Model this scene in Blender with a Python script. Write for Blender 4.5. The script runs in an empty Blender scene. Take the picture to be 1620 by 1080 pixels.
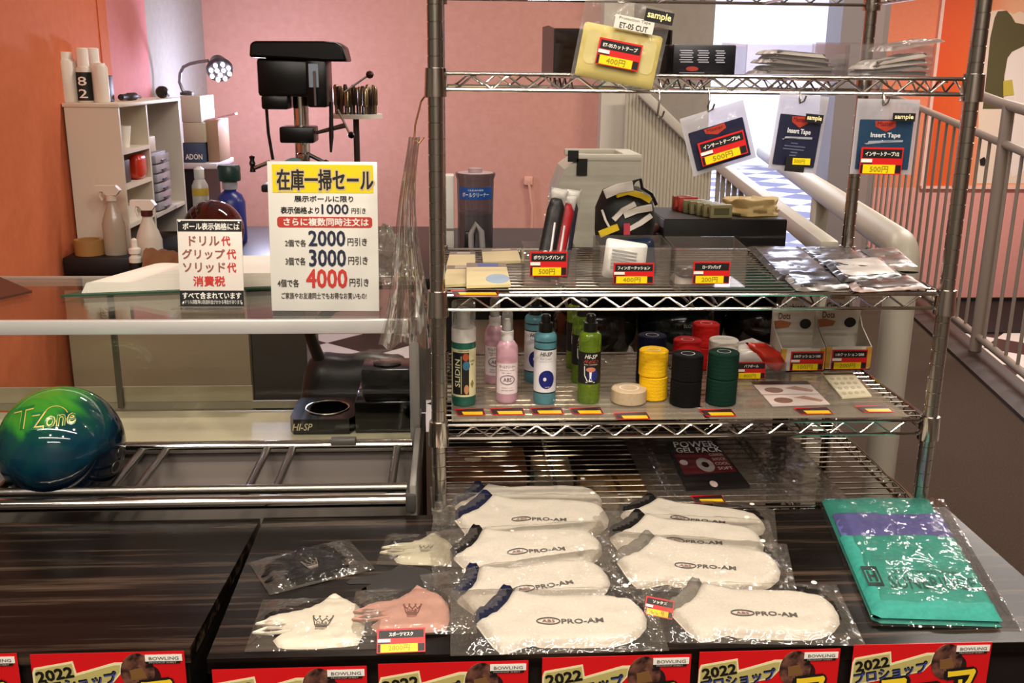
import bpy, bmesh, math, random
from mathutils import Vector, Matrix, noise
from mathutils.geometry import delaunay_2d_cdt
random.seed(7)
scene = bpy.context.scene
COL = scene.collection
PI = math.pi

# ------------------------------------------------------------ camera
CAM = Vector((0.0246, -1.6157, 1.48))
PITCH, ROLL, YAW, FPX = 0.2661, 0.0110, -0.0621, 1565.585
_F = Vector((-math.sin(YAW)*math.cos(PITCH), math.cos(YAW)*math.cos(PITCH), -math.sin(PITCH)))
_r = Vector((math.cos(YAW), math.sin(YAW), 0)); _u = _r.cross(_F)
_R = math.cos(ROLL)*_r + math.sin(ROLL)*_u
_U = -math.sin(ROLL)*_r + math.cos(ROLL)*_u
cam = bpy.data.cameras.new('camera'); camo = bpy.data.objects.new('camera', cam); COL.objects.link(camo)
cam.sensor_fit = 'HORIZONTAL'; cam.sensor_width = 36; cam.lens = FPX/1620*36; cam.clip_start = .02; cam.clip_end = 100
camo.matrix_world = Matrix(((_R.x, _U.x, -_F.x, CAM.x), (_R.y, _U.y, -_F.y, CAM.y), (_R.z, _U.z, -_F.z, CAM.z), (0, 0, 0, 1)))
scene.camera = camo

def P(px, py, z=None, Y=None, X=None):
    """the point on a real plane (height z, depth Y or side X) that a pixel of the photograph sees"""
    d = _F + _R*((px-810)/FPX) - _U*((py-540)/FPX)
    if z is not None: t = (z-CAM.z)/d.z
    elif Y is not None: t = (Y-CAM.y)/d.y
    else: t = (X-CAM.x)/d.x
    return CAM + d*t

# ------------------------------------------------------------ world, lights, exposure
w = bpy.data.worlds.new('room_air'); scene.world = w; w.use_nodes = True
w.node_tree.nodes['Background'].inputs[0].default_value = (.9, .82, .75, 1)
w.node_tree.nodes['Background'].inputs[1].default_value = .06
def lamp(name, kind, loc, power, color=(1, .9, .78), size=.3, rot=(0, 0, 0), size_y=None, spread=None):
    l = bpy.data.lights.new(name, kind); l.energy = power; l.color = color
    if kind == 'AREA':
        l.size = size
        if size_y: l.shape = 'RECTANGLE'; l.size_y = size_y
        else: l.shape = 'DISK'
        if spread: l.spread = spread
    else: l.shadow_soft_size = size
    o = bpy.data.objects.new(name, l); o.location = loc; o.rotation_euler = rot; COL.objects.link(o); return o
for i, (x, y, p) in enumerate(((-1.0, -.6, 9), (-.35, -1.3, 10), (.35, -.55, 12), (1.0, -1.1, 11), (-.7, -2.2, 10), (.5, -2.3, 11), (1.7, -.2, 8))):
    lamp('ceiling_spotlight', 'AREA', (x, y, 2.77), p, (1, .86, .70), .11)
lamp('ceiling_tube', 'AREA', (-.1, -1.45, 2.77), 34, (1, .94, .86), 3.4, size_y=.07)
lamp('ceiling_tube', 'AREA', (-.2, -2.6, 2.77), 30, (1, .94, .86), 3.4, size_y=.07)
lamp('ceiling_tube', 'AREA', (-.2, -3.6, 2.77), 26, (1, .92, .82), 1.6, size_y=.05)
lamp('ceiling_tube', 'AREA', (.3, 2.3, 2.77), 26, (1, .88, .78), 1.2, size_y=.12)
lamp('ceiling_tube', 'AREA', (2.4, 2.3, 2.77), 45, (1, .88, .78), 1.2, size_y=.12)
lamp('ceiling_tube', 'AREA', (4.2, 4.8, 2.77), 110, (1, .9, .82), 1.4, size_y=.3)  # added lamp with no known fitting, brightens the far wall and poster
lamp('hall_area_light', 'AREA', (2.0, 10.5, 3.2), 800, (.84, .89, 1), 6.0, size_y=6.0)  # added area light under the hall ceiling, makes the doorway view bright
vs = scene.view_settings; vs.view_transform = 'Standard'; vs.look = 'None'; vs.exposure = 0.20; vs.gamma = 1.0; vs.use_curve_mapping = False
scene.cycles.use_denoising = True
scene.cycles.max_bounces = 10; scene.cycles.transparent_max_bounces = 40; scene.cycles.glossy_bounces = 5
scene.cycles.caustics_reflective = False; scene.cycles.caustics_refractive = False
scene.cycles.sample_clamp_indirect = 4

# ------------------------------------------------------------ materials
def lin(h):
    h = h.lstrip('#'); c = [int(h[i:i+2], 16)/255 for i in (0, 2, 4)]
    return tuple(x/12.92 if x <= .04045 else ((x+.055)/1.055)**2.4 for x in c) + (1,)
_M = {}
def mat(h, rough=.5, metal=0.0, name=None, spec=.5, coat=0, emit=None, estr=0, sub=0):
    k = (h, rough, metal, spec, coat, emit, estr)
    if k in _M: return _M[k]
    m = bpy.data.materials.new(name or 'paint_%s' % h.lstrip('#')); m.use_nodes = True
    b = m.node_tree.nodes['Principled BSDF']
    b.inputs['Base Color'].default_value = lin(h); b.inputs['Roughness'].default_value = rough; b.inputs['Metallic'].default_value = metal
    b.inputs['Specular IOR Level'].default_value = spec; b.inputs['Coat Weight'].default_value = coat
    if emit: b.inputs['Emission Color'].default_value = lin(emit); b.inputs['Emission Strength'].default_value = estr
    _M[k] = m; return m
def nodes(m): return m.node_tree.nodes, m.node_tree.links, m.node_tree.nodes['Principled BSDF']
def noisy(name, h1, h2, scale=(20, 20, 20), rough=.5, bump=0, detail=4, lo=.35, hi=.65, spec=.5, h3=None, bscale=None, coat=0):
    m = bpy.data.materials.new(name); m.use_nodes = True; N, L, b = nodes(m)
    tc = N.new('ShaderNodeTexCoord'); mp = N.new('ShaderNodeMapping'); mp.inputs['Scale'].default_value = scale
    nz = N.new('ShaderNodeTexNoise'); nz.inputs['Scale'].default_value = 1; nz.inputs['Detail'].default_value = detail
    cr = N.new('ShaderNodeValToRGB'); cr.color_ramp.elements[0].position = lo; cr.color_ramp.elements[1].position = hi
    cr.color_ramp.elements[0].color = lin(h1); cr.color_ramp.elements[1].color = lin(h2)
    if h3: e = cr.color_ramp.elements.new((lo+hi)/2); e.color = lin(h3)
    L.new(tc.outputs['Object'], mp.inputs[0]); L.new(mp.outputs[0], nz.inputs[0]); L.new(nz.outputs[0], cr.inputs[0]); L.new(cr.outputs[0], b.inputs['Base Color'])
    b.inputs['Roughness'].default_value = rough; b.inputs['Specular IOR Level'].default_value = spec; b.inputs['Coat Weight'].default_value = coat
    if bump:
        bp = N.new('ShaderNodeBump'); bp.inputs['Strength'].default_value = bump; bp.inputs['Distance'].default_value = .003
        if bscale:
            n2 = N.new('ShaderNodeTexNoise'); n2.inputs['Scale'].default_value = bscale; L.new(tc.outputs['Object'], n2.inputs[0]); L.new(n2.outputs[0], bp.inputs['Height'])
        else: L.new(nz.outputs[0], bp.inputs['Height'])
        L.new(bp.outputs[0], b.inputs['Normal'])
    return m
def film(name, tint='#ffffff', gloss=.12, rough=.08, haze=0.0, hazecol='#d8d4cc', bump=0, bscale=60, edge=.5):
    """thin clear plastic or glass: mostly see-through, mirror-like towards grazing angles, a little milky if haze"""
    m = bpy.data.materials.new(name); m.use_nodes = True; N = m.node_tree.nodes; L = m.node_tree.links
    N.remove(N['Principled BSDF']); out = N['Material Output']
    t = N.new('ShaderNodeBsdfTransparent'); t.inputs[0].default_value = lin(tint)
    g = N.new('ShaderNodeBsdfGlossy'); g.inputs['Roughness'].default_value = rough
    d = N.new('ShaderNodeBsdfDiffuse'); d.inputs[0].default_value = lin(hazecol)
    mx0 = N.new('ShaderNodeMixShader'); mx0.inputs[0].default_value = haze; L.new(t.outputs[0], mx0.inputs[1]); L.new(d.outputs[0], mx0.inputs[2])
    lw = N.new('ShaderNodeLayerWeight'); lw.inputs[0].default_value = .35
    ma = N.new('ShaderNodeMath'); ma.operation = 'MULTIPLY_ADD'; ma.inputs[1].default_value = edge; ma.inputs[2].default_value = gloss
    ma.use_clamp = True; L.new(lw.outputs['Fresnel'], ma.inputs[0])
    mx = N.new('ShaderNodeMixShader'); L.new(ma.outputs[0], mx.inputs[0]); L.new(mx0.outputs[0], mx.inputs[1]); L.new(g.outputs[0], mx.inputs[2])
    if bump:
        tc = N.new('ShaderNodeTexCoord'); nz = N.new('ShaderNodeTexNoise'); nz.inputs['Scale'].default_value = bscale; nz.inputs['Detail'].default_value = 2
        bp = N.new('ShaderNodeBump'); bp.inputs['Strength'].default_value = bump; bp.inputs['Distance'].default_value = .01
        L.new(tc.outputs['Object'], nz.inputs[0]); L.new(nz.outputs[0], bp.inputs['Height']); L.new(bp.outputs[0], g.inputs['Normal'])
    L.new(mx.outputs[0], out.inputs[0]); return m

CHROME = mat('#d6d2cb', .10, 1.0, 'chrome')
CHROMED = mat('#b9b4ac', .22, 1.0, 'worn_chrome')
STEEL = mat('#8d8983', .3, 1.0, 'grey_steel')
BLACK = mat('#070707', .35, 0, 'black_plastic')
BLACKG = mat('#050505', .12, 0, 'gloss_black')
WHITE = mat('#f2eee4', .5, 0, 'white_card')
CREAM = mat('#d8cfbd', .5, 0, 'cream_paint')
RED = mat('#d01515', .5, 0, 'tag_red')
YEL = mat('#f2d500', .5, 0, 'tag_yellow')
INK = mat('#0b0a0a', .55, 0, 'black_ink')
ALU = mat('#d9d8d4', .32, .85, 'aluminium')
GLASS = film('showcase_glass', '#fafcf9', .015, .01, .0, edge=.5)
BAG = film('clear_bag', '#fdfdfc', .015, .09, .006, '#e4ddd4', bump=.8, bscale=34, edge=.36)
BAGO = film('loose_bag', '#f8f6f3', .05, .09, .065, '#d9d0c4', bump=1.0, bscale=30, edge=.45)
BAGM = film('milky_bag', '#f8f6f4', .02, .16, .10, '#d8d4d0', bump=.5, bscale=40, edge=.3)
ACRYL = film('clear_acrylic', '#f8f8f7', .02, .04, .03, '#d8d4ce', edge=.4)

# ------------------------------------------------------------ mesh builder
_T = {}
def textdata(s, bold=0.0, shear=0.0):
    k = (s, bold, shear)
    if k in _T: return _T[k]
    cu = bpy.data.curves.new('lettering', 'FONT'); cu.body = s; cu.offset = bold; cu.shear = shear; cu.resolution_u = 2; cu.fill_mode = 'FRONT'
    o = bpy.data.objects.new('lettering', cu); COL.objects.link(o)
    me = o.evaluated_get(bpy.context.evaluated_depsgraph_get()).to_mesh()
    v = [(q.co.x, q.co.y) for q in me.vertices]; f = [tuple(p.vertices) for p in me.polygons]
    bpy.data.objects.remove(o); bpy.data.curves.remove(cu)
    if not v: v = [(0, 0), (1, 0), (0, 1)]; f = []
    x0 = min(a[0] for a in v); x1 = max(a[0] for a in v); y0 = min(a[1] for a in v); y1 = max(a[1] for a in v)
    _T[k] = ([((a-(x0+x1)/2)/(x1-x0 or 1), (b-(y0+y1)/2)/(y1-y0 or 1)) for a, b in v], f, (x1-x0)/(y1-y0 or 1)); return _T[k]

class MB:
    def __init__(s): s.v = []; s.f = []; s.m = []
    def add(s, vs, fs, m=0, T=None):
        n = len(s.v)
        s.v += [tuple(T @ Vector(p)) for p in vs] if T is not None else [tuple(p) for p in vs]
        s.f += [tuple(i+n for i in f) for f in fs]; s.m += [m]*len(fs); return s
    def box(s, c, d, m=0, T=None, bev=0, seg=2):
        if bev:
            bm = bmesh.new(); bmesh.ops.create_cube(bm, size=1)
            for q in bm.verts: q.co = Vector((q.co.x*d[0], q.co.y*d[1], q.co.z*d[2]))
            bmesh.ops.bevel(bm, geom=bm.edges[:], offset=min(bev, min(d)*.49), segments=seg, affect='EDGES', profile=.5)
            vs = [q.co + Vector(c) for q in bm.verts]; bm.verts.index_update(); fs = [tuple(q.index for q in f.verts) for f in bm.faces]; bm.free()
            return s.add(vs, fs, m, T)
        x, y, z = [a/2 for a in d]; vs = [(c[0]+i*x, c[1]+j*y, c[2]+k*z) for i in (-1, 1) for j in (-1, 1) for k in (-1, 1)]
        return s.add(vs, [(0, 1, 3, 2), (4, 6, 7, 5), (0, 4, 5, 1), (2, 3, 7, 6), (0, 2, 6, 4), (1, 5, 7, 3)], m, T)
    def tube(s, pts, r, n=8, m=0, cap=True, closed=False, T=None):
        pts = [Vector(p) for p in pts]; k = len(pts); rs = r if isinstance(r, (list, tuple)) else [r]*k
        vs = []; a = None
        for i, p in enumerate(pts):
            if closed: t = (pts[(i+1) % k]-pts[i-1]).normalized()
            else: t = (pts[min(i+1, k-1)]-pts[max(i-1, 0)]).normalized()
            if a is None: a = t.orthogonal().normalized()
            else: a = (a - t*a.dot(t)); a = a.normalized() if a.length > 1e-6 else t.orthogonal().normalized()
            b = t.cross(a)
            vs += [p + (a*math.cos(2*PI*j/n)+b*math.sin(2*PI*j/n))*rs[i] for j in range(n)]
        fs = []
        for i in range(k if closed else k-1):
            q = (i+1) % k
            for j in range(n): fs.append((i*n+j, i*n+(j+1) % n, q*n+(j+1) % n, q*n+j))
        if cap and not closed: fs += [tuple(range(n))[::-1], tuple((k-1)*n+j for j in range(n))]
        return s.add(vs, fs, m, T)
    def lathe(s, prof, n=24, m=0, c=(0, 0, 0), T=None, sx=1, sy=1):
        vs = []; fs = []; k = len(prof)
        for r, z in prof: vs += [(c[0]+r*sx*math.cos(2*PI*j/n), c[1]+r*sy*math.sin(2*PI*j/n), c[2]+z) for j in range(n)]
        for i in range(k-1):
            for j in range(n): fs.append((i*n+j, i*n+(j+1) % n, (i+1)*n+(j+1) % n, (i+1)*n+j))
        if prof[0][0] > 1e-5: fs.append(tuple(range(n))[::-1])
        if prof[-1][0] > 1e-5: fs.append(tuple((k-1)*n+j for j in range(n)))
        return s.add(vs, fs, m, T)
    def prism(s, poly, z0, z1, m=0, T=None):
        n = len(poly); a = sum(poly[i][0]*poly[(i+1) % n][1]-poly[(i+1) % n][0]*poly[i][1] for i in range(n))
        if a < 0: poly = poly[::-1]
        vs = [(x, y, z0) for x, y in poly]+[(x, y, z1) for x, y in poly]
        return s.add(vs, [tuple(range(n))[::-1], tuple(range(n, 2*n))]+[(i, (i+1) % n, n+(i+1) % n, n+i) for i in range(n)], m, T)
    def zones(s, poly, grow=1.0):
        """faces outside the outline take material 1"""
        for k, f in enumerate(s.f):
            x = sum(s.v[i][0] for i in f)/len(f); y = sum(s.v[i][1] for i in f)/len(f); ins = False; n = len(poly)
            for i in range(n):
                a = poly[i]; b = poly[(i+1) % n]
                if (a[1] > y) != (b[1] > y) and x < (b[0]-a[0])*(y-a[1])/(b[1]-a[1])+a[0]: ins = not ins
            s.m[k] = 0 if ins else 1
        return s
    def grid(s, fn, nu, nv, m=0, T=None):
        vs = [fn(i/nu, j/nv) for j in range(nv+1) for i in range(nu+1)]
        return s.add(vs, [(j*(nu+1)+i, j*(nu+1)+i+1, (j+1)*(nu+1)+i+1, (j+1)*(nu+1)+i) for j in range(nv) for i in range(nu)], m, T)
    def puff(s, poly, h, r, sp, zb=0.0, m=0, nz=0.0, ns=40, seed=0, bottom=True, cut=None, T=None):
        """a soft pillow over a 2-D outline: height h, edge roundness r"""
        bnd = []
        n = len(poly)
        for i in range(n):
            a = Vector(poly[i]); b = Vector(poly[(i+1) % n]); k = max(1, int((b-a).length/sp))
            bnd += [a.lerp(b, j/k) for j in range(k)]
        nb = len(bnd); xs = [p.x for p in bnd]; ys = [p.y for p in bnd]; pts = list(bnd)
        def dist(p):
            d = 1e9
            for i in range(nb):
                a = bnd[i]; b = bnd[(i+1) % nb]; ab = b-a; t = max(0, min(1, (p-a).dot(ab)/(ab.length_squared or 1))); d = min(d, (p-a-ab*t).length)
            return d
        y = min(ys)+sp/2; row = 0
        while y < max(ys):
            x = min(xs)+sp/2+(row % 2)*sp/2
            while x < max(xs):
                p = Vector((x, y)); ins = False
                for i in range(nb):
                    a = bnd[i]; b = bnd[(i+1) % nb]
                    if (a.y > y) != (b.y > y) and x < (b.x-a.x)*(y-a.y)/(b.y-a.y)+a.x: ins = not ins
                if ins and dist(p) > sp*.45: pts.append(p)
                x += sp
            y += sp*.87; row += 1
        ov, oe, of, *_ = delaunay_2d_cdt(pts, [(i, (i+1) % nb) for i in range(nb)], [list(range(nb))], 1, 1e-7)
        def zz(p):
            d = min(1, dist(p)/r); z = h*math.sqrt(max(0, 1-(1-d)**2))
            if nz: z += nz*d*noise.noise(Vector((p.x*ns, p.y*ns, seed*3.1)))
            return zb+z
        vt = [(p.x, p.y, zz(p)) for p in ov]; fs = [tuple(f) for f in of]
        s.add(vt, fs, m, T)
        if bottom: s.add([(p.x, p.y, zb) for p in ov], [f[::-1] for f in fs], m, T)
        return s
    def text(s, t, w, h, o=(0, 0, 0), m=0, bold=0.0, shear=0.0, fn=None, fit=True, T=None, rot=0):
        """flat lettering fitted into w x h round o in the local XY plane, or wrapped by fn(u, v)"""
        v, f, asp = textdata(t, bold*.35 if fn else 0, shear)
        if fn: bold = 0
        if not fit: w = min(w, h*asp)
        c, q = math.cos(rot), math.sin(rot); bo = bold*h*.9
        k = 0 if bo <= 0 else (4 if bold < .06 else 10)
        sh = [(0, 0)]+[(bo*math.cos(2*PI*i/k+.7), bo*math.sin(2*PI*i/k+.7)) for i in range(k)]
        if fn:
            Lm = h*.16; tri = []
            for pf in f:
                for i in range(1, len(pf)-1): tri.append([(v[j][0]*(w-2*bo), v[j][1]*(h-2*bo)) for j in (pf[0], pf[i], pf[i+1])])
            v = []; f = []
            while tri:
                t3 = tri.pop(); e = [math.hypot(t3[i][0]-t3[(i+1) % 3][0], t3[i][1]-t3[(i+1) % 3][1]) for i in range(3)]; i = e.index(max(e))
                if e[i] > Lm and len(v) < 9000:
                    a, b, c3_ = t3[i], t3[(i+1) % 3], t3[(i+2) % 3]; md = ((a[0]+b[0])/2, (a[1]+b[1])/2); tri += [[a, md, c3_], [md, b, c3_]]
                else: f.append((len(v), len(v)+1, len(v)+2)); v += t3
            v = [(a/((w-2*bo) or 1), b/((h-2*bo) or 1)) for a, b in v]
        for ci, (dx, dy) in enumerate(sh):
            pts = []
            for a, b in v:
                x, y = a*(w-2*bo)+dx, b*(h-2*bo)+dy; x, y = x*c-y*q, x*q+y*c; x += o[0]; y += o[1]
                pts.append(fn(x, y) if fn else (x, y, o[2]+ci*2.5e-5))
            s.add(pts, f, m, T)
        return s
    def build(s, name, mats, parent=None, smooth=38, T=None):
        me = bpy.data.meshes.new(name); me.from_pydata([tuple(T @ Vector(p)) for p in s.v] if T is not None else s.v, [], s.f)
        mats = mats if isinstance(mats, (list, tuple)) else [mats]
        for x in mats: me.materials.append(x)
        for p, i in zip(me.polygons, s.m): p.material_index = min(i, len(mats)-1); p.use_smooth = bool(smooth)
        if smooth: me.set_sharp_from_angle(angle=math.radians(smooth))
        me.update(); o = bpy.data.objects.new(name, me); COL.objects.link(o)
        if parent: o.parent = parent
        return o

def thing(name, label, cat, loc=(0, 0, 0), rot=(0, 0, 0), group=None, M=None):
    o = bpy.data.objects.new(name, None); o.empty_display_size = .03; COL.objects.link(o)
    if M is not None: o.matrix_world = M
    else: o.location = loc; o.rotation_euler = rot
    o['label'] = label; o['category'] = cat
    if group: o['group'] = group
    return o
def tag(o, label, cat, group=None, kind=None, loc=None, rot=None):
    o['label'] = label; o['category'] = cat
    if group: o['group'] = group
    if kind: o['kind'] = kind
    if loc is not None: o.location = loc
    if rot is not None: o.rotation_euler = rot
    return o
def struct(mb, name, mats, smooth=0):
    o = mb.build(name, mats, None, smooth); o['kind'] = 'structure'; return o
def dup(root, loc=None, rot=None, label=None, group=None):
    r = root.copy(); COL.objects.link(r)
    if loc is not None: r.location = loc
    if rot is not None: r.rotation_euler = rot
    if label: r['label'] = label
    if group: r['group'] = group
    for ch in list(root.children):
        c = ch.copy(); COL.objects.link(c); c.parent = r
        for g in ch.children:
            d = g.copy(); COL.objects.link(d); d.parent = c
    return r
def rect(w, h, r=0, k=4):
    if not r: return [(-w/2, -h/2), (w/2, -h/2), (w/2, h/2), (-w/2, h/2)]
    out = []
    for cx, cy, a in ((w/2-r, -h/2+r, -PI/2), (w/2-r, h/2-r, 0), (-w/2+r, h/2-r, PI/2), (-w/2+r, -h/2+r, PI)):
        out += [(cx+r*math.cos(a+PI/2*i/k), cy+r*math.sin(a+PI/2*i/k)) for i in range(k+1)]
    return out
def ell(a, b, n=24, c=(0, 0)): return [(c[0]+a*math.cos(2*PI*i/n), c[1]+b*math.sin(2*PI*i/n)) for i in range(n)]
FACE = (PI/2, 0, 0)      # local XY plane stands upright and faces the front
# ============================================================ the room
def wallmat(name, h, h2=None):
    return noisy(name, h, h2 or h, (30, 30, 30), .75, .12, lo=.3, hi=.7, bscale=350, spec=.25)
PINK = wallmat('salmon_wallpaper', '#d09a8a', '#ca9383')
ORANGE = wallmat('orange_wallpaper', '#d3744c', '#cc6d46')
ORANGE2 = wallmat('bright_orange_wallpaper', '#e98c69', '#e48663')
PINKL = wallmat('lamplit_orange_wallpaper', '#cf8584', '#ca8080')  # the orange wall again, with the desk lamp's bluish light put into its colour
GREYW = wallmat('grey_wallpaper', '#aaa39b', '#a29c94')
GREYB = wallmat('beige_grey_wallpaper', '#9d958a', '#978f84')
PINKR = wallmat('pale_pink_wallpaper', '#e8a49a', '#e49e94')
YB, XL, ZC = 4.0, -1.29, 2.8
cx = P(325, 100, X=XL).y
YB = cx
# floor: brown carpet with a checkered part further back
fm = bpy.data.materials.new('brown_carpet'); fm.use_nodes = True
fm = noisy('brown_carpet', '#40332a', '#4b3d33', (160, 160, 160), .95, .5, spec=.1)
ck = bpy.data.materials.new('checkered_tiles'); ck.use_nodes = True; N, L, b = nodes(ck)
tc = N.new('ShaderNodeTexCoord'); mp = N.new('ShaderNodeMapping'); mp.inputs['Rotation'].default_value = (0, 0, .75)
ch = N.new('ShaderNodeTexChecker'); ch.inputs['Scale'].default_value = 2.6; ch.inputs[1].default_value = lin('#e6dfd8'); ch.inputs[2].default_value = lin('#1d1a1c')
L.new(tc.outputs['Object'], mp.inputs[0]); L.new(mp.outputs[0], ch.inputs[0]); L.new(ch.outputs[0], b.inputs['Base Color']); b.inputs['Roughness'].default_value = .3
def edge(y): return 2.777+(y-2.798)*.1955           # the platform ends along the railing
YW = 7.2
struct(MB().prism([(-3.1, -4), (edge(-4)+.05, -4), (edge(YW)+.05, YW), (-3.1, YW)], -.62, 0), 'floor', fm)
struct(MB().box((-.5, 3.2, .001), (1.6, 1.7, .003)), 'floor_tiles', ck)
struct(MB().box((4.2, 1.6, -.59), (5.6, 11.3, .06)), 'floor_lower', ck)
struct(MB().box((1.9, 1.6, ZC+.03), (10.0, 11.3, .06)), 'ceiling', mat('#d8d2c8', .8))
struct(MB().box((1.9, -4.05, ZC/2-.3), (10.0, .1, ZC+.6)), 'wall_front', mat('#8b8178', .8))
struct(MB().box((6.85, 1.6, ZC/2-.3), (.1, 11.3, ZC+.6)), 'wall_right', mat('#9a7466', .8))
# left wall: orange, then a strip of it coloured rose as if lamplit, then a grey panel up to the corner
y1 = P(172, 60, X=XL).y; y2 = P(233, 60, X=XL).y
lw_ = MB()
lw_.box((XL-.05, (.75+y1)/2, ZC/2), (.1, y1-.75, ZC), 0)
lw_.box((XL-.05, (y1+y2)/2, ZC/2), (.1, y2-y1, ZC), 1)
lw_.box((XL-.05, (y2+YB)/2, ZC/2), (.1, YB-y2, ZC), 2)
struct(lw_, 'wall_left', [ORANGE, PINKL, GREYW])
struct(MB().box((-3.05, -1.6, ZC/2), (.1, 4.9, ZC)), 'wall_entrance', mat('#6f675f', .8))
struct(MB().box((-2.2, .8, ZC/2), (1.8, .1, ZC)), 'wall_partition', mat('#5d534b', .8))
ys = P(158, 60, X=XL).y
struct(MB().box((XL+.002, ys, ZC/2), (.004, .012, ZC)), 'trim_1', ORANGE)
# back wall in its coloured fields, with the doorway to the bright hall
xa = P(945, 200, Y=YB).x; xb = P(990, 200, Y=YB).x; xc = P(1129, 60, Y=YB).x; xd = P(1318, 60, Y=YB).x; xe = P(1388, 60, Y=YB).x; xf = P(1478, 60, Y=YB).x
ztop = ZC
def slab(x0, x1, z0, z1, m, mb): mb.box(((x0+x1)/2, YB+.06, (z0+z1)/2), (x1-x0, .12, z1-z0), m)
bw = MB()
slab(XL-.1, xa, 0, ztop, 0, bw); slab(xb, xc, 0, ztop, 1, bw); slab(xc, xd, 2.25, ztop, 1, bw)
struct(bw, 'wall_back', [PINK, GREYB])
zp = P(1540, 297, Y=YW).z; zk = P(1600, 470, Y=YW).z; xw = P(1380, 200, Y=YW).x
rw = MB(); rw.box(((xw+6.9)/2, YW+.06, (zp+ztop)/2), (6.9-xw, .12, ztop-zp), 0); rw.box(((xw+6.9)/2, YW+.06, (zp-.62)/2), (6.9-xw, .12, zp+.62), 1)
struct(rw, 'wall_far', [ORANGE2, PINKR])
struct(MB().prism([(xe-.02, YB), (xe+.06, YB), (xw+.02, YW+.05), (xw-.06, YW+.05)], -.6, ZC), 'wall_side', mat('#9a8d8a', .6))
yk_ = P(1600, 525, z=-.55).y
struct(MB().box(((xw+6.8)/2, (yk_+YW)/2, -.555), (6.8-xw, YW-yk_, .012)), 'floor_mat', mat('#0d0b0b', .7))
struct(MB().box(((xw+6.8)/2, YW-.015, (zk-.58)/2), (6.8-xw, .03, zk+.58)), 'baseboard_far', mat('#0d0b0b', .5))
struct(MB().box(((xa+xb)/2, YB-.02, ZC/2), (xb-xa, .2, ZC)), 'trim_2', mat('#cbc4b2', .6))
fr = MB(); wd = (xe-xd)
fr.box((xd+wd*.27, YB, ZC/2), (wd*.54, .22, ZC), 0); fr.box((xd+wd*.78, YB-.02, ZC/2), (wd*.44, .1, ZC), 1)
struct(fr, 'trim_3', [mat('#8d8583', .5), mat('#a08f8c', .5)])
# the bright hall beyond the doorway
hm = mat('#f6f5fb', .8)
hb = MB(); hb.box((1.5, 15.0, 1.6), (12, .1, 3.4)); hb.box((-1.5, 9.6, 1.6), (.1, 11, 3.4)); hb.box((7.4, 11.2, 1.6), (.1, 7.8, 3.4))
struct(hb, 'wall_hall', hm)
struct(MB().prism([(-1.5, YB+.13), (xe, YB+.13), (xw, YW+.13), (7.4, YW+.13), (7.4, 15), (-1.5, 15)], 3.3, 3.36), 'ceiling_hall', hm)
ckb = bpy.data.materials.new('hall_checkered_tiles'); ckb.use_nodes = True; N, L, b = nodes(ckb)
tc = N.new('ShaderNodeTexCoord'); mp = N.new('ShaderNodeMapping'); mp.inputs['Rotation'].default_value = (0, 0, .75)
ch = N.new('ShaderNodeTexChecker'); ch.inputs['Scale'].default_value = 1.9; ch.inputs[1].default_value = lin('#a9abc4'); ch.inputs[2].default_value = lin('#3f415c')
L.new(tc.outputs['Object'], mp.inputs[0]); L.new(mp.outputs[0], ch.inputs[0]); L.new(ch.outputs[0], b.inputs['Base Color']); b.inputs['Roughness'].default_value = .4
struct(MB().prism([(-1.5, YB+.13), (xe, YB+.13), (xw, YW+.13), (7.4, YW+.13), (7.4, 15), (-1.5, 15)], -.06, .001), 'floor_hall', ckb)
# round downlights and tubes seen only as reflections
# ============================================================ chrome wire shelving unit
SW, SD = .872, .4434
SZ = {'top': 1.6415, 'a': 1.476, 'b': 1.119, 'c': .8897, 'd': .7267}
wsu = thing('wire_shelving_unit', 'chrome wire shelving unit with five shelves stocked with bowling supplies', 'shelf', (0, 0, 0))
for ix, iy in ((0, 0), (1, 0), (0, 1), (1, 1)):
    x, y = ix*SW, iy*SD; pr = [(.0127, .03)]; z = .03
    while z < 1.70:
        pr += [(.0127, z), (.0127, z+.0235), (.0115, z+.0242), (.0115, z+.0252)]; z += .0254
    pr += [(.0127, z), (.0127, z+.01), (.008, z+.016)]
    po = MB().lathe(pr, 20, 0, (x, y, 0)).build('post', CHROMED, wsu, 30)
    MB().lathe([(.016, 0), (.016, .012), (.006, .014), (.006, .032)], 16, 0, (x, y, 0)).build('levelling_foot', CHROME, po)
RG = .0245
def zig(mb, a, b, per, r=.0019):
    a = Vector(a); b = Vector(b); Lh = (b-a).length; n = max(2, round(Lh/per)); pts = []
    zu = -.0045; zl = -RG+.0035; u = (b-a).normalized()
    for i in range(n):
        for t, z in ((.02, zl), (.10, zl), (.48, zu), (.58, zu)):
            pts.append(a+(b-a)*((i+t)/n)+Vector((0, 0, z)))
    mb.tube(pts, r, 6, 0)
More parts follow.
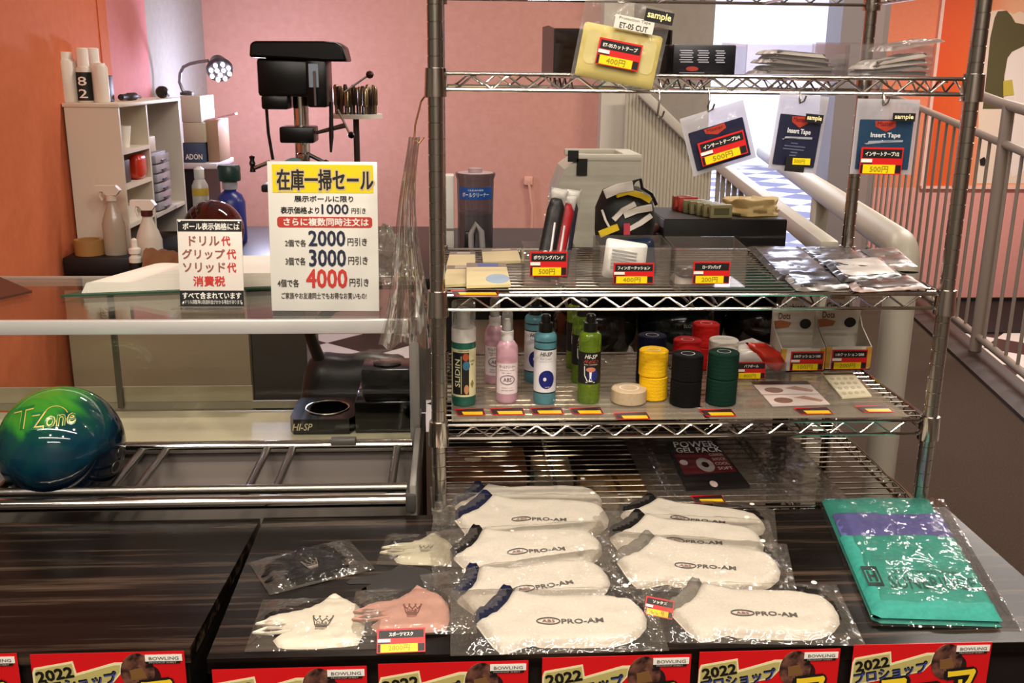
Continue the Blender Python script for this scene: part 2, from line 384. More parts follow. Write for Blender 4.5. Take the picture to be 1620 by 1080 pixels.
for k, z in SZ.items():
    e = .016
    sh = MB()
    ny = 17
    for j in range(1, ny): y = SD*j/ny; sh.tube([(0.002, y, z-.001), (SW-.002, y, z-.001)], .0019, 6)
    deck = sh.build('shelf', CHROMED, wsu)
    rl = MB()
    for zz in (z, z-RG):
        for y in (0, SD): rl.tube([(e, y, zz), (SW-e, y, zz)], .0031, 8)
        for x in (0, SW): rl.tube([(x, e, zz), (x, SD-e, zz)], .0031, 8)
    rl.build('edge_rail', CHROME, deck)
    for a_, b_ in (((.03, 0, z), (SW-.02, 0, z)), ((.03, SD, z), (SW-.02, SD, z)), ((0, .03, z), (0, SD-.02, z)), ((SW, .03, z), (SW, SD-.02, z))):
        t = MB(); zig(t, a_, b_, .0565); t.build('zigzag_truss', CHROME, deck)
    for x in (.22, .436, .65):
        sp = MB(); sp.tube([(x, .002, z-.004), (x, SD-.002, z-.004)], .0028, 6); sp.tube([(x, .002, z-RG), (x, SD-.002, z-RG)], .0024, 6); zig(sp, (x, .01, z-.003), (x, SD, z-.003), .08)
        sp.build('cross_support', CHROMED, deck)
    for ix in (0, 1):
        for iy in (0, 1):
            MB().lathe([(.0135, z+.009), (.0165, z+.008), (.0185, z-RG-.008), (.0185, z-RG-.011), (.0132, z-RG-.011)], 20, 0, (ix*SW, iy*SD, 0)).build('collar', CHROME, deck)

# ============================================================ glass showcase
YS, YR, ZS, XS, XSL = .29, .715, 1.008, -.043, -1.24
sc_ = thing('glass_showcase', 'glass counter showcase with an aluminium top frame behind the ball rack', 'display case', (0, 0, 0))
fmb = MB()
fmb.box(((XS+XSL)/2, YS-.004, ZS-.014), (XS-XSL, .014, .028), 0, bev=.002)
fmb.box(((XS+XSL)/2, YR, ZS-.012), (XS-XSL, .012, .022), 0, bev=.002)
fmb.box((XS-.006, (YS+YR)/2, ZS-.012), (.012, YR-YS, .022), 0, bev=.002)
fmb.build('top_frame', mat('#efeeea', .3, .5), sc_)
MB().box(((XS+XSL)/2, YS-.008, .665), (XS-XSL-.022, .006, .15), 0, bev=.001).build('front_fascia', mat('#8b8079', .5), sc_)
MB().box((XS-.008, YS-.006, ZS-.013), (.024, .021, .03), 0, bev=.003).build('corner_cap', mat('#5d4038', .4), sc_)
MB().box(((XS+XSL)/2, (YS+YR)/2, ZS-.001), (XS-XSL-.01, YR-YS-.01, .005)).build('glass_top', GLASS, sc_)
MB().box(((XS+XSL)/2, YS, (ZS-.03+.66)/2), (XS-XSL-.02, .004, ZS-.03-.66)).build('glass_front', GLASS, sc_)
MB().box((XS-.009, YS, (ZS-.03+.655)/2), (.02, .014, ZS-.03-.655), 0, bev=.002).build('end_post', mat('#a09c96', .35, .6), sc_)
MB().box((XS-.009, YR, (ZS+.655)/2-.02), (.02, .014, ZS-.06-.655), 0).build('end_post', mat('#a09c96', .35, .6), sc_)
MB().box(((XS+XSL)/2, (YS+YR)/2, .67), (XS-XSL-.02, YR-YS-.02, .012)).build('floor_panel', mat('#e8dcc0', .45), sc_)
bp_ = MB(); bp_.box(((XS+XSL)/2, YR-.006, .69), (XS-XSL-.04, .008, .018), 0)
zb_ = P(300, 611, Y=YR-.01).z
xr_ = P(400, 630, Y=YR-.01).x
bp_.box(((xr_+XSL)/2, YR-.008, (.70+zb_)/2), (xr_-XSL, .006, zb_-.70), 1)
bp_.build('back_sill', [mat('#9c9383', .5), mat('#b3a78f', .6)], sc_)
xm = P(190, 600, Y=YR-.01).x
MB().box((xm, YR-.02, (.69+ZS-.03)/2), (.012, .012, ZS-.03-.69)).build('rear_post', mat('#5a5147', .4), sc_)
MB().box(((XS+XSL)/2, (YS+YR)/2+.04, .33), (XS-XSL, YR-YS-.08, .66)).build('base', mat('#4a453f', .5), sc_)

# ============================================================ chrome ball rack in front of the showcase
rk = thing('ball_rack', 'chrome ball rack of paired rungs in front of the showcase', 'rack', (0, 0, 0))
XR0, XR1 = -1.24, -.058
MB().tube([(XR0, -.004, .753), (XR1, -.004, .753)], .0125, 16).build('front_rail', CHROME, rk)
MB().tube([(XR0, .03, .762), (XR1, .03, .762)], .0085, 12).build('inner_rail', STEEL, rk)
MB().tube([(XR0, .262, .753), (XR1, .262, .753)], .012, 16).build('rear_rail', CHROME, rk)
for x in (-.088, -.295, -.345, -.542, -.589, -.785, -.833, -1.03, -1.08):
    MB().tube([(x, .03, .75), (x, .262, .75)], .0078, 12).build('rung', STEEL, rk)
MB().box((P(540, 712, z=.762).x, .255, .765), (.05, .02, .014), 0, bev=.003).build('clip', mat('#77746e', .4, .6), rk)
ep = MB(); ep.box((-.046, .13, .72), (.012, .29, .13), 0, bev=.003); ep.build('end_plate', mat('#8f8b83', .45, .3), rk)
MB().box((-.05, -.006, .752), (.018, .032, .034), 0, bev=.003).build('end_cap', mat('#3c3a37', .4), rk)
MB().box(((XR0+XR1)/2, .14, .62), (XR1-XR0, .26, .02), 0).build('lower_tray', mat('#5d5751', .5), rk)

# ============================================================ the two dark wood-grain display tables
def woodgrain():
    m = bpy.data.materials.new('dark_wood_grain'); m.use_nodes = True; N, L, b = nodes(m)
    tc = N.new('ShaderNodeTexCoord'); mp = N.new('ShaderNodeMapping'); mp.inputs['Scale'].default_value = (1.3, 38, 38)
    n1 = N.new('ShaderNodeTexNoise'); n1.inputs['Scale'].default_value = 1; n1.inputs['Detail'].default_value = 7; n1.inputs['Roughness'].default_value = .62
    cr = N.new('ShaderNodeValToRGB'); e = cr.color_ramp.elements
    e[0].position = .36; e[0].color = lin('#0a0706'); e[1].position = .74; e[1].color = lin('#65523f')
    q = e.new(.52); q.color = lin('#15100d'); q = e.new(.62); q.color = lin('#42352b')
    L.new(tc.outputs['Object'], mp.inputs[0]); L.new(mp.outputs[0], n1.inputs[0]); L.new(n1.outputs[0], cr.inputs[0]); L.new(cr.outputs[0], b.inputs['Base Color'])
    b.inputs['Roughness'].default_value = .24; b.inputs['Specular IOR Level'].default_value = .12; return m
WOOD = woodgrain(); ZT = .735
def table(name, label, quad):
    t = thing(name, label, 'table', (0, 0, 0))
    MB().prism(quad, ZT-.022, ZT).build('table_top', WOOD, t, 20)
    c = [(x+(.004 if i in (0, 3) else -.004), y+(.006 if i < 2 else -.006)) for i, (x, y) in enumerate(quad)]
    MB().prism(c, 0, ZT-.022).build('cabinet', mat('#15100e', .4), t, 20)
    return t
a = P(300, 1025, z=ZT); b_ = P(413, 817, z=ZT); c = P(327, 1042, z=ZT); d = P(419, 815, z=ZT)
table('display_table', 'empty dark wood-grain display table in front of the ball rack', [(-1.24, a.y+.004), (a.x, a.y), (b_.x, -.033), (-1.24, -.035)])
YF = -.462
table('display_table', 'dark wood-grain display table holding the socks, masks and towel', [(c.x, c.y), (.905, YF), (.905, -.03), (d.x, -.03)])
# ============================================================ right side: handrails, railing, poster
CRM = mat('#b9b2a2', .42, 0, 'cream_gloss_paint')
def bar(mb, a, b, w_, h_, m=0, bev=.012):
    a = Vector(a); b = Vector(b); d = b-a; Lx = d.length; x = d.normalized(); y = Vector((0, 0, 1)).cross(x).normalized(); z = x.cross(y)
    T = Matrix(((x.x, y.x, z.x, (a.x+b.x)/2), (x.y, y.y, z.y, (a.y+b.y)/2), (x.z, y.z, z.z, (a.z+b.z)/2), (0, 0, 0, 1)))
    t = MB().box((0, 0, 0), (Lx, w_, h_), 0, bev=bev); return mb.add(t.v, t.f, m, T)
hr = thing('handrail', 'thick cream handrail with an elbow post right behind the wire shelving', 'handrail', (0, 0, 0))
e0 = P(1432, 392, z=1.06); e1 = P(1190, 228, z=1.06)
u = (e1-e0).normalized(); e1 = e0+u*3.2
dn = Vector((0, 0, -1)); el = [e0+u*.06]+[e0+u*.06*(1-math.sin(t*PI/8))+dn*.06*(1-math.cos(t*PI/8)) for t in range(1, 4)]+[e0+dn*.06]
MB().tube([e1]+el, .040, 16).build('rail', CRM, hr)
MB().tube([e0+dn*.06, e0+dn*1.06], .040, 16).build('post', CRM, hr)
pp = e0+u*1.25
MB().box((pp.x, pp.y, .52), (.055, .055, 1.04), 0, bev=.008).build('post', CRM, hr)
h2 = thing('handrail', 'second cream handrail running towards the bright doorway behind the black box', 'handrail', (0, 0, 0))
g0 = P(1312, 396, z=1.06); g1 = P(1148, 268, z=1.06); v = (g1-g0).normalized(); g1 = g0+v*2.55
rb = MB(); bar(rb, g0, g1, .05, .05, bev=.012); rb.build('rail', CRM, h2)
MB().box((g0.x, g0.y, .53), (.045, .045, 1.06), 0, bev=.01).build('post', CRM, h2)
for k in range(1, 16):
    q = g0+v*(k*.2+.6)
    if k > 9: break
    MB().box((q.x, q.y, .53), (.018, .018, 1.03)).build('baluster', mat('#8f897d', .5), h2)
# fluted stair side behind
fx = MB(); Yf = 3.78
A = [P(990, 146, Y=Yf), P(1012, 148, Y=Yf), P(1126, 262, Y=Yf), P(1126, 420, Y=Yf), P(990, 420, Y=Yf)]
x0, x1 = A[0].x, A[2].x; nr = 26; zt = A[0].z
for i in range(nr):
    xx = x0+(x1-x0)*(i+.5)/nr; tz = zt if xx < A[1].x else A[1].z+(A[2].z-A[1].z)*(xx-A[1].x)/(A[2].x-A[1].x)
    fx.lathe([((x1-x0)/nr*.56, 0), ((x1-x0)/nr*.56, tz)], 10, 0, (xx, Yf, 0))
fs = tag(fx.build('fluted_panel', mat('#b5ad99', .55), None, 60), 'cream fluted stair-side panel left of the bright doorway', 'panel')
cp = MB(); bar(cp, A[1]+Vector((0, 0, .01)), A[2]+Vector((.02, 0, 0)), .12, .05, bev=.01)
cp.build('sloping_cap', CRM, fs)
# grey tubular railing along the platform edge
gr = thing('metal_railing', 'grey tubular railing with thin balusters along the edge of the brown carpet', 'railing', (0, 0, 0))
GRP = mat('#8d8074', .4, .1)
def rl_(y, z): return Vector((edge(y), y, z))
def midz(y): return 1.07+(y-2.5)*.073
MB().tube([rl_(1.6, midz(1.6)), rl_(6.9, midz(6.9))], .022, 10).build('middle_rail', GRP, gr)
MB().tube([rl_(1.6, 1.22), rl_(3.62, 1.345), rl_(4.0, 1.38)], .027, 10).build('top_rail', GRP, gr)
MB().tube([rl_(1.6, .1), rl_(6.9, .1)], .02, 10).build('bottom_rail', GRP, gr)
for y in (3.5, 6.6): MB().tube([rl_(y, -.02), rl_(y, 1.34 if y < 4 else midz(y))], .033, 12).build('post', GRP, gr)
y = 1.9
while y < 6.85:
    if abs(y-3.5) > .06: MB().tube([rl_(y, .1), rl_(y, midz(y))], .0095, 6).build('baluster', GRP, gr)
    y += .165
struct(MB().prism([(edge(-4)-.14, -4), (edge(-4)+.06, -4), (edge(6.95)+.06, 6.95), (edge(6.95)-.14, 6.95)], 0, .018), 'trim_4', mat('#2c1d17', .5))
# poster on the far wall: orange fading to cream, an olive figure, a pale dress
pw0 = P(1482, 100, Y=YW-.02); zb0 = P(1482, 294, Y=YW-.02).z
pt = thing('wall_poster', 'orange wall poster with an olive figure and a pale dress above the railing', 'poster', (0, 0, 0))
om = bpy.data.materials.new('orange_print'); om.use_nodes = True; N, L, b = nodes(om)
tc = N.new('ShaderNodeTexCoord'); sx = N.new('ShaderNodeSeparateXYZ'); mr = N.new('ShaderNodeMapRange'); cr = N.new('ShaderNodeValToRGB')
mr.inputs['From Min'].default_value = pw0.x; mr.inputs['From Max'].default_value = pw0.x+.62
cr.color_ramp.elements[0].color = lin('#e2541f'); cr.color_ramp.elements[1].color = lin('#f3b58c'); e = cr.color_ramp.elements.new(.45); e.color = lin('#e8632c')
L.new(tc.outputs['Object'], sx.inputs[0]); L.new(sx.outputs[0], mr.inputs[0]); L.new(mr.outputs[0], cr.inputs[0]); L.new(cr.outputs[0], b.inputs['Base Color'])
MB().box((pw0.x+1.2, YW-.012, (zb0+2.7)/2), (2.4, .02, 2.7-zb0)).build('print', om, pt)
def ppoly(px, off): return [(P(x, y, Y=YW-.02).x, P(x, y, Y=YW-.02).z) for x, y in px], off
def flat(px, off, h, nm):
    pl = [(P(x, y, Y=YW-.02).x, P(x, y, Y=YW-.02).z) for x, y in px]
    MB().prism(pl, 0, .004).build(nm, mat(h, .6), pt, 0, Matrix(((1, 0, 0, 0), (0, 0, -1, YW-.022-off), (0, 1, 0, 0), (0, 0, 0, 1))))
flat([(1552, 20), (1585, 15), (1620, 30), (1660, 20), (1660, 290), (1545, 290)], 0, '#efd9c4', 'pale_ground')
flat([(1573, 28), (1578, 18), (1592, 17), (1603, 30), (1630, 42), (1625, 70), (1600, 82), (1593, 92), (1588, 120), (1586, 172), (1554, 172), (1560, 120), (1566, 60)], .004, '#5a5230', 'olive_figure')
flat([(1593, 88), (1632, 60), (1660, 120), (1660, 250), (1600, 280), (1585, 200), (1590, 120)], .002, '#f3e6dc', 'pale_dress')
flat([(1586, 128), (1600, 126), (1603, 150), (1586, 152)], .008, '#c9b548', 'yellow_patch')
flat([(1598, 24), (1612, 18), (1625, 24), (1625, 40), (1605, 36)], .009, '#f0d2b8', 'flower')
flat([(1549, 252), (1556, 248), (1561, 256), (1556, 262), (1550, 261)], .008, '#1a1210', 'dark_mark')
fr_ = MB(); xL, zB = pw0.x, zb0
fr_.box((xL-.014, YW-.02, (zB+2.7)/2), (.028, .04, 2.7-zB)); fr_.box((xL+1.2, YW-.02, zB-.012), (2.43, .04, .024))
fr_.build('frame', mat('#eec6b8', .4), pt)

# ============================================================ behind the counter: workbench, cabinet and their things
ZB = .80
wb = thing('workbench', 'low workbench with a black top against the orange wall behind the showcase', 'workbench', (0, 0, 0))
MB().box((-.66, 2.28, ZB-.02), (1.24, 1.16, .04), 0, bev=.004).build('bench_top', mat('#1a1512', .4), wb)
xq = P(396, 580, Y=1.70).x; xq2 = P(486, 580, Y=1.72).x
MB().box(((xq-1.27)/2, 1.85, ZB/2-.02), (xq+1.27, .3, ZB-.042)).build('front_panel', mat('#a2957c', .55), wb)
MB().box(((xq+xq2)/2+.002, 1.88, ZB/2-.02), (xq2-xq-.004, .3, ZB-.042)).build('grey_drawer', mat('#55504a', .3, .3), wb)
for x_ in (-.1, -1.2): MB().box((x_, 2.8, ZB/2-.02), (.06, .06, ZB-.042)).build('leg', mat('#5d544b', .6), wb)
# white open cabinet on the bench
cab = thing('open_cabinet', 'white open cabinet on the workbench with its shelves facing right', 'cabinet', (0, 0, 0))
CW = mat('#d9cdba', .5); CW2 = mat('#cfc6b8', .5)
cx0, cx1, cy0, cy1, cz1 = -1.282, -1.103, 1.90, 2.68, 1.362
tk = .014
MB().box(((cx0+cx1)/2, cy0+tk/2, (ZB+cz1)/2), (cx1-cx0, tk, cz1-ZB-tk), 0).build('side_panel', CW, cab)
MB().box(((cx0+cx1)/2, cy1-tk/2, (ZB+cz1)/2), (cx1-cx0, tk, cz1-ZB-tk), 0).build('side_panel', CW2, cab)
MB().box(((cx0+cx1)/2-.002, 2.235, (ZB+cz1)/2), (cx1-cx0-.004, tk, cz1-ZB-tk), 0).build('divider', CW, cab)
MB().box(((cx0+cx1)/2, (cy0+cy1)/2, cz1-tk/2), (cx1-cx0+.01, cy1-cy0+.01, tk), 0, bev=.003).build('top_board', CW, cab)
MB().box((cx0+.004, (cy0+cy1)/2, (ZB+cz1)/2), (.006, cy1-cy0-.03, cz1-ZB-.03)).build('back_panel', mat('#b9a995', .6), cab)
for z in (1.195, 1.075, .94): MB().box(((cx0+cx1)/2, (cy0+2.235)/2, z), (cx1-cx0-.006, 2.235-cy0-tk-.001, .014)).build('shelf', CW, cab)
for z in (.93,): MB().box(((cx0+cx1)/2, (2.235+cy1)/2, z), (cx1-cx0-.006, cy1-2.235-tk*1.6, .014)).build('shelf', CW2, cab)
# small drawer organiser
do = thing('drawer_organiser', 'grey organiser of small clear drawers in the far bay of the white cabinet', 'drawer unit', (0, 0, 0))
MB().box((-1.19, 2.40, 1.05), (.13, .2, .222), 0, bev=.003).build('case', mat('#8d8a90', .5), do)
for k in range(6):
    dz = MB().box((-1.118, 2.40, .958+k*.036), (.016, .18, .030), 0, bev=.002).build('drawer', mat('#a6a6b2', .25, 0, coat=.3), do)
    MB().box((-1.107, 2.40, .950+k*.036), (.01, .05, .006), 0).build('pull', mat('#4b4a55', .4), dz)
def lather(name, label, cat, loc, parts, group=None, n=24, sx=1, sy=1, rot=(0, 0, 0)):
    t = thing(name, label, cat, loc, rot, group)
    for nm, pf, m in parts: MB().lathe(pf, n, 0, sx=sx, sy=sy).build(nm, m, t)
    return t
def onz(px, py, z): return P(px, py, z=z)
WP = mat('#ddd2c4', .45); WPB = mat('#f0e8dc', .45)
# five white bottles on the cabinet
def wbottle(px, Y, r, h, ch, label, lab=None, m=WP):
    x = P(px, 120, Y=Y).x
    pr = [('body', [(r*.96, 0), (r, .004), (r, h*.93), (r*.8, h)], m), ('cap', [(r*.72, h), (r*.72, h+ch*.95), (r*.6, h+ch)], WPB)]
    t = lather('bottle', label, 'bottle', (x, Y, cz1+.0005), pr, 'white bottles on the open cabinet')
    if lab:
        MB().lathe([(r*1.01, h*.05), (r*1.01, h*.85)], 24).build('label', INK, t)
        q = MB(); 
        for a_, hh in (('8', .6), ('2', .25)):
            q.text(a_, r*1.1, h*.25, (0, h*hh), 0, .02, fn=lambda u, v: (r*1.02*math.sin(u/r), -r*1.02*math.cos(u/r), v))
        q.build('lettering', WPB, t)
    return t
wbottle(104, 1.97, .036, .142, .024, 'plain white bottle leftmost of those on the cabinet')
wbottle(117, 2.12, .037, .155, .035, 'tall white bottle half hidden second on the cabinet')
wbottle(133, 1.98, .027, .118, .062, 'white bottle with a black printed label on the cabinet', True)
wbottle(148, 2.11, .034, .135, .048, 'white bottle with a wide cap behind the black-labelled one')
wbottle(158, 1.99, .027, .125, .006, 'small plain white bottle rightmost on the cabinet')
t = tag(MB().box((0, 0, .045), (.014, .05, .09), 0, bev=.003).build('dark_box', mat('#2a1e1b', .5)), 'thin dark box standing beside the white bottles', 'box', loc=(P(174, 150, Y=2.05).x, 2.05, cz1))
tl = thing('hand_tool', 'dark hand tool lying on top of the white cabinet', 'tool', (-1.16, 2.22, cz1+.014))
MB().tube([(0, -.1, 0), (0, -.02, 0), (0, -.015, 0), (0, .06, 0)], [.011, .011, .014, .014], 12).build('grip', mat('#1d1514', .5), tl)
MB().tube([(0, .06, 0), (0, .13, -.004)], .006, 8).build('shaft', mat('#6b5b52', .4, .4), tl)
rr = thing('round_knob_tool', 'black round roller lying at the far end of the cabinet top', 'tool', (-1.135, 2.56, cz1+.024))
MB().lathe([(0, -.02), (.018, -.02), (.0235, -.012), (.0235, .012), (.018, .02), (0, .02)], 20, 0).build('roller', BLACK, rr, T=Matrix.Rotation(PI/2, 4, 'X'))
MB().tube([(0, 0, 0), (.0, .09, -.016)], .005, 8).build('handle', mat('#3a2e2a', .5), rr)
# things inside the cabinet
lather('paper_cup', 'white cup in the top bay of the white cabinet', 'cup', (-1.16, 2.09, 1.2025), [('cup', [(.024, 0), (.034, .075), (.032, .075), (.023, .004), (0, .004)], WPB)])
rp = thing('snack_pouch', 'shiny red pouch in the middle bay of the white cabinet', 'pouch', (-1.135, 2.16, 1.0825))
MB().box((0, 0, .045), (.05, .09, .09), 0, bev=.02, seg=3).build('pouch', mat('#c8321c', .25, coat=.5), rp)
tag(MB().box((-1.16, 2.02, 1.0825+.04), (.06, .08, .08), 0, bev=.004).build('dark_carton', mat('#4a3630', .6)), 'dark brown carton beside the red pouch', 'carton')
lather('tape_roll', 'white tape roll in the lower bay of the white cabinet', 'tape', (-1.17, 2.06, .9475), [('roll', [(.03, 0), (.045, 0), (.045, .05), (.03, .05), (.03, 0)], WP)])
tag(MB().box((-1.19, 2.36, 1.162+.03), (.1, .14, .06), 0, bev=.004).build('beige_carton', mat('#c6b79c', .6)), 'beige carton on top of the drawer organiser', 'carton')
# printer table with cartons
pt2 = thing('printer_table', 'dark side table carrying cartons behind the white cabinet', 'table', (0, 0, 0))
c0 = P(345, 258, Y=2.95); zt2 = c0.z
MB().box(((-1.25+c0.x)/2, 3.1, zt2-.012), (c0.x+1.25, .36, .024), 0, bev=.003).build('table_top', mat('#c9c0c2', .5), pt2)
MB().box(((-1.25+c0.x)/2-.03, 3.12, (zt2-.024)/2), (c0.x+1.25-.08, .3, zt2-.026)).build('cabinet', mat('#141010', .5), pt2)
def carton(name, label, px0, px1, y0, y1, Y, dep, h, z0=None, txt=None, hs=None):
    a_ = P(px0, y1, Y=Y); b2 = P(px1, y0, Y=Y); zz = a_.z if z0 is None else z0
    t = thing(name, label, 'carton', ((a_.x+b2.x)/2, Y+dep/2, zz), group='cartons on the side table')
    MB().box((0, 0, (b2.z-zz)/2), (b2.x-a_.x, dep, b2.z-zz), 0, bev=.002).build('carton', mat(h, .6), t)
    if txt: MB().text(txt, (b2.x-a_.x)*.8, (b2.z-zz)*.28, (0, (b2.z-zz)*.3, .0012+dep/2), 0, .02).build('lettering', WHITE, t, T=Matrix.Rotation(PI/2, 4, 'X'))
    return b2.z
z1_ = carton('carton', 'dark blue carton with white letters under the beige ones', 291, 322, 226, 258, 2.96, .26, '#33435c', zt2+.0005, 'ADON')
z2_ = carton('carton', 'beige carton between the blue carton and the topmost one', 291, 322, 194, 226, 2.96, .26, '#b5ab95', z1_+.0008)
z3_ = carton('carton', 'pale beige carton topmost of the pile', 288, 316, 152, 194, 2.96, .26, '#beb7a6', z2_+.0008)
carton('carton', 'tall brown carton beside the blue carton', 330, 344, 190, 258, 3.0, .22, '#9c7b62', zt2+.0005)
tag(MB().box((0, 0, 0), (.17, .05, .008), 0).build('pink_ruler', mat('#d9a3b4', .4)), 'pale pink strip jutting out above the brown carton', 'strip', loc=(P(345, 186, Y=3.05).x, 3.05, P(345, 186, Y=3.05).z), rot=(0, -.22, 0))
# gooseneck lamp, lit
gl = thing('desk_lamp', 'gooseneck lamp with lit white bulbs above the cabinet', 'lamp', (0, 0, 0))
YL = 3.06
b0 = P(290, 153, Y=YL); pts = [P(x, y, Y=YL) for x, y in ((296, 150), (289, 143), (284, 130), (285, 116), (290, 106), (300, 101), (314, 98), (330, 96))]
MB().tube(pts, .0075, 10).build('gooseneck', mat('#8c8a90', .3, .8), gl)
MB().lathe([(.03, 0), (.03, .012), (.01, .02)], 16, 0, (pts[0].x, pts[0].y, z3_+.0005)).build('base', mat('#3d3a3d', .4), gl)
hc = P(347, 108, Y=YL)
Th = Matrix.Translation(hc) @ Matrix.Rotation(-.45, 4, 'Y') @ Matrix.Rotation(-.85, 4, 'X') @ Matrix.Scale(1.15, 4)
MB().lathe([(.0, .05), (.028, .048), (.036, .03), (.052, -.005), (.048, -.02), (0, -.022)], 24).build('lamp_head', mat('#4d4a52', .35, .4), gl, T=Th)
LED = mat('#ffffff', .4, 0, 'lit_bulb', emit='#fbf8ff', estr=7)
for k in range(11):
    a_ = 2*PI*k/8; r_ = .036 if k < 8 else .014; 
    if k >= 8: a_ = 2*PI*k/3
    MB().lathe([(0, -.034), (.006, -.032), (.0085, -.024), (.006, -.018)], 10, 0, (r_*math.cos(a_), r_*math.sin(a_), 0)).build('bulb', LED, gl, T=Th)
lamp('lamp_light', 'POINT', hc+Vector((.14, .22, -.12)), 20, (.66, .70, 1), .05)
# drill press
dp = thing('drill_press', 'black bench drill press with a chrome column standing behind the counter', 'drill', (0, 0, 0))
YD = 1.95
def X(px, py=150, Y=YD): return P(px, py, Y=Y).x
def Z(py, px=480, Y=YD): return P(px, py, Y=Y).z
BM = mat('#050507', .3, .0, 'black_enamel', spec=.35)
hd = MB()
TX = lambda y0: Matrix(((1, 0, 0, 0), (0, 0, -1, y0), (0, 1, 0, 0), (0, 0, 0, 1)))
hp = [(X(408), Z(92)), (X(410), Z(72)), (X(416), Z(67)), (X(520), Z(66)), (X(540), Z(67)), (X(551), Z(74)), (X(556), Z(97)), (X(520), Z(97)), (X(470), Z(94))]
c_ = MB(); c_.prism(hp, -.06, .12, 0, TX(YD)); o = c_.build('belt_cover', BM, dp, 30)
bv = o.modifiers.new('bevel', 'BEVEL'); bv.width = .012; bv.segments = 3
body = MB(); body.box(((X(416)+X(500))/2, YD-.02, (Z(93)+Z(152))/2), (X(500)-X(416), .15, Z(93)-Z(152)), 0, bev=.012); body.build('motor_housing', BM, dp)
body = MB(); body.box(((X(492)+X(524))/2, YD-.03, (Z(93)+Z(168))/2), (X(524)-X(492), .16, Z(93)-Z(168)), 0, bev=.01); hb2 = body.build('head_casting', BM, dp)
MB().box((X(496, 120, YD-.115), YD-.112, (Z(101)+Z(137))/2), (.032, .006, Z(101)-Z(137)), 0).build('data_plate', mat('#a9bad0', .25, .6), hb2)
MB().tube([(X(506), YD-.125, Z(112)), (X(506), YD-.125, Z(165))], .004, 8).build('depth_rod', mat('#8f9299', .3, .8), hb2)
mb_ = MB().box(((X(420)+X(462))/2, YD-.03, (Z(150)+Z(172))/2), (X(462)-X(420), .12, Z(150)-Z(172)), 0, bev=.008); mb_.build('motor_base', BM, dp)
MB().tube([(X(475), YD, .8), (X(475), YD, Z(148))], (X(487)-X(463))/2, 24).build('column', CHROME, dp)
cl = MB(); cl.box((X(472), YD-.02, (Z(199)+Z(224))/2), (X(500)-X(446), .12, Z(199)-Z(224)), 0, bev=.006); cl.build('column_clamp', BM, dp)
MB().tube([(X(500), YD-.03, Z(209)), (X(548), YD-.06, Z(196))], [.006, .009], 10).build('clamp_lever', mat('#54463f', .4, .4), dp)
ld = MB(); ld.tube([(X(526), YD-.05, Z(160)), (X(525), YD-.06, Z(215)), (X(524), YD-.07, Z(238))], [.007, .008, .004], 8); ld.build('feed_handle', BLACK, dp)
k2 = MB().tube([(X(536), YD-.05, Z(172)), (X(554), YD-.07, Z(208))], .004, 8).build('feed_spoke', STEEL, dp)
MB().lathe([(0, -.012), (.009, -.009), (.0125, 0), (.009, .009), (0, .012)], 16, 0, (X(557), YD-.07, Z(211))).build('knob', BLACKG, k2)
k3 = MB().tube([(X(545), YD, Z(145)), (X(580), YD+.02, Z(120))], .0035, 8).build('feed_spoke', STEEL, dp)
MB().lathe([(0, -.014), (.010, -.010), (.0145, 0), (.010, .010), (0, .014)], 16, 0, (X(585), YD+.02, Z(117))).build('knob', mat('#3a1513', .3), k3)
MB().tube([(X(422), YD-.02, Z(170)), (X(423), YD-.02, Z(210)), (X(428), YD-.02, Z(252))], .0055, 8).build('power_cable', BLACK, dp)
ck_ = MB(); ck_.lathe([(.012, Z(226)), (.012, Z(238)), (.02, Z(240)), (.02, Z(252)), (.008, Z(262))], 16, 0, (X(482), YD-.09, 0)); ck_.build('chuck', CHROMED, dp)
MB().tube([(X(484), YD-.06, Z(240)), (X(512), YD-.06, Z(254))], .007, 8).build('table_crank', BLACK, dp)
MB().lathe([(0, -.012), (.012, -.006), (.012, .006), (0, .012)], 12, 0, (X(515), YD-.06, Z(255))).build('crank_knob', BLACK, dp)
MB().lathe([(.0, 0), (.048, .002), (.05, .008), (.048, .014), (0, .016)], 28, 0).build('grinding_disc', mat('#5f7f86', .25, .5), dp, T=Matrix.Translation((X(468), YD-.11, Z(268))) @ Matrix.Rotation(1.2, 4, 'X'))
MB().box((X(475), YD-.05, Z(290)), (.24, .24, .025), 0, bev=.006).build('work_table', mat('#2b2b2d', .4, .5), dp)
MB().box((X(475), YD, ZB+.0125), (.26, .3, .024), 0, bev=.006).build('base_plate', BM, dp)
vk = MB(); vk.tube([(X(405), YD-.1, Z(262)), (X(430), YD-.1, Z(252))], .007, 8); vk.build('clamp_arm', CHROMED, dp)
MB().lathe([(0, -.03), (.01, -.028), (.007, -.01), (.011, 0), (.007, .012), (.01, .024), (0, .028)], 12, 0, (X(402), YD-.1, Z(255))).build('arm_knob', BLACK, dp)
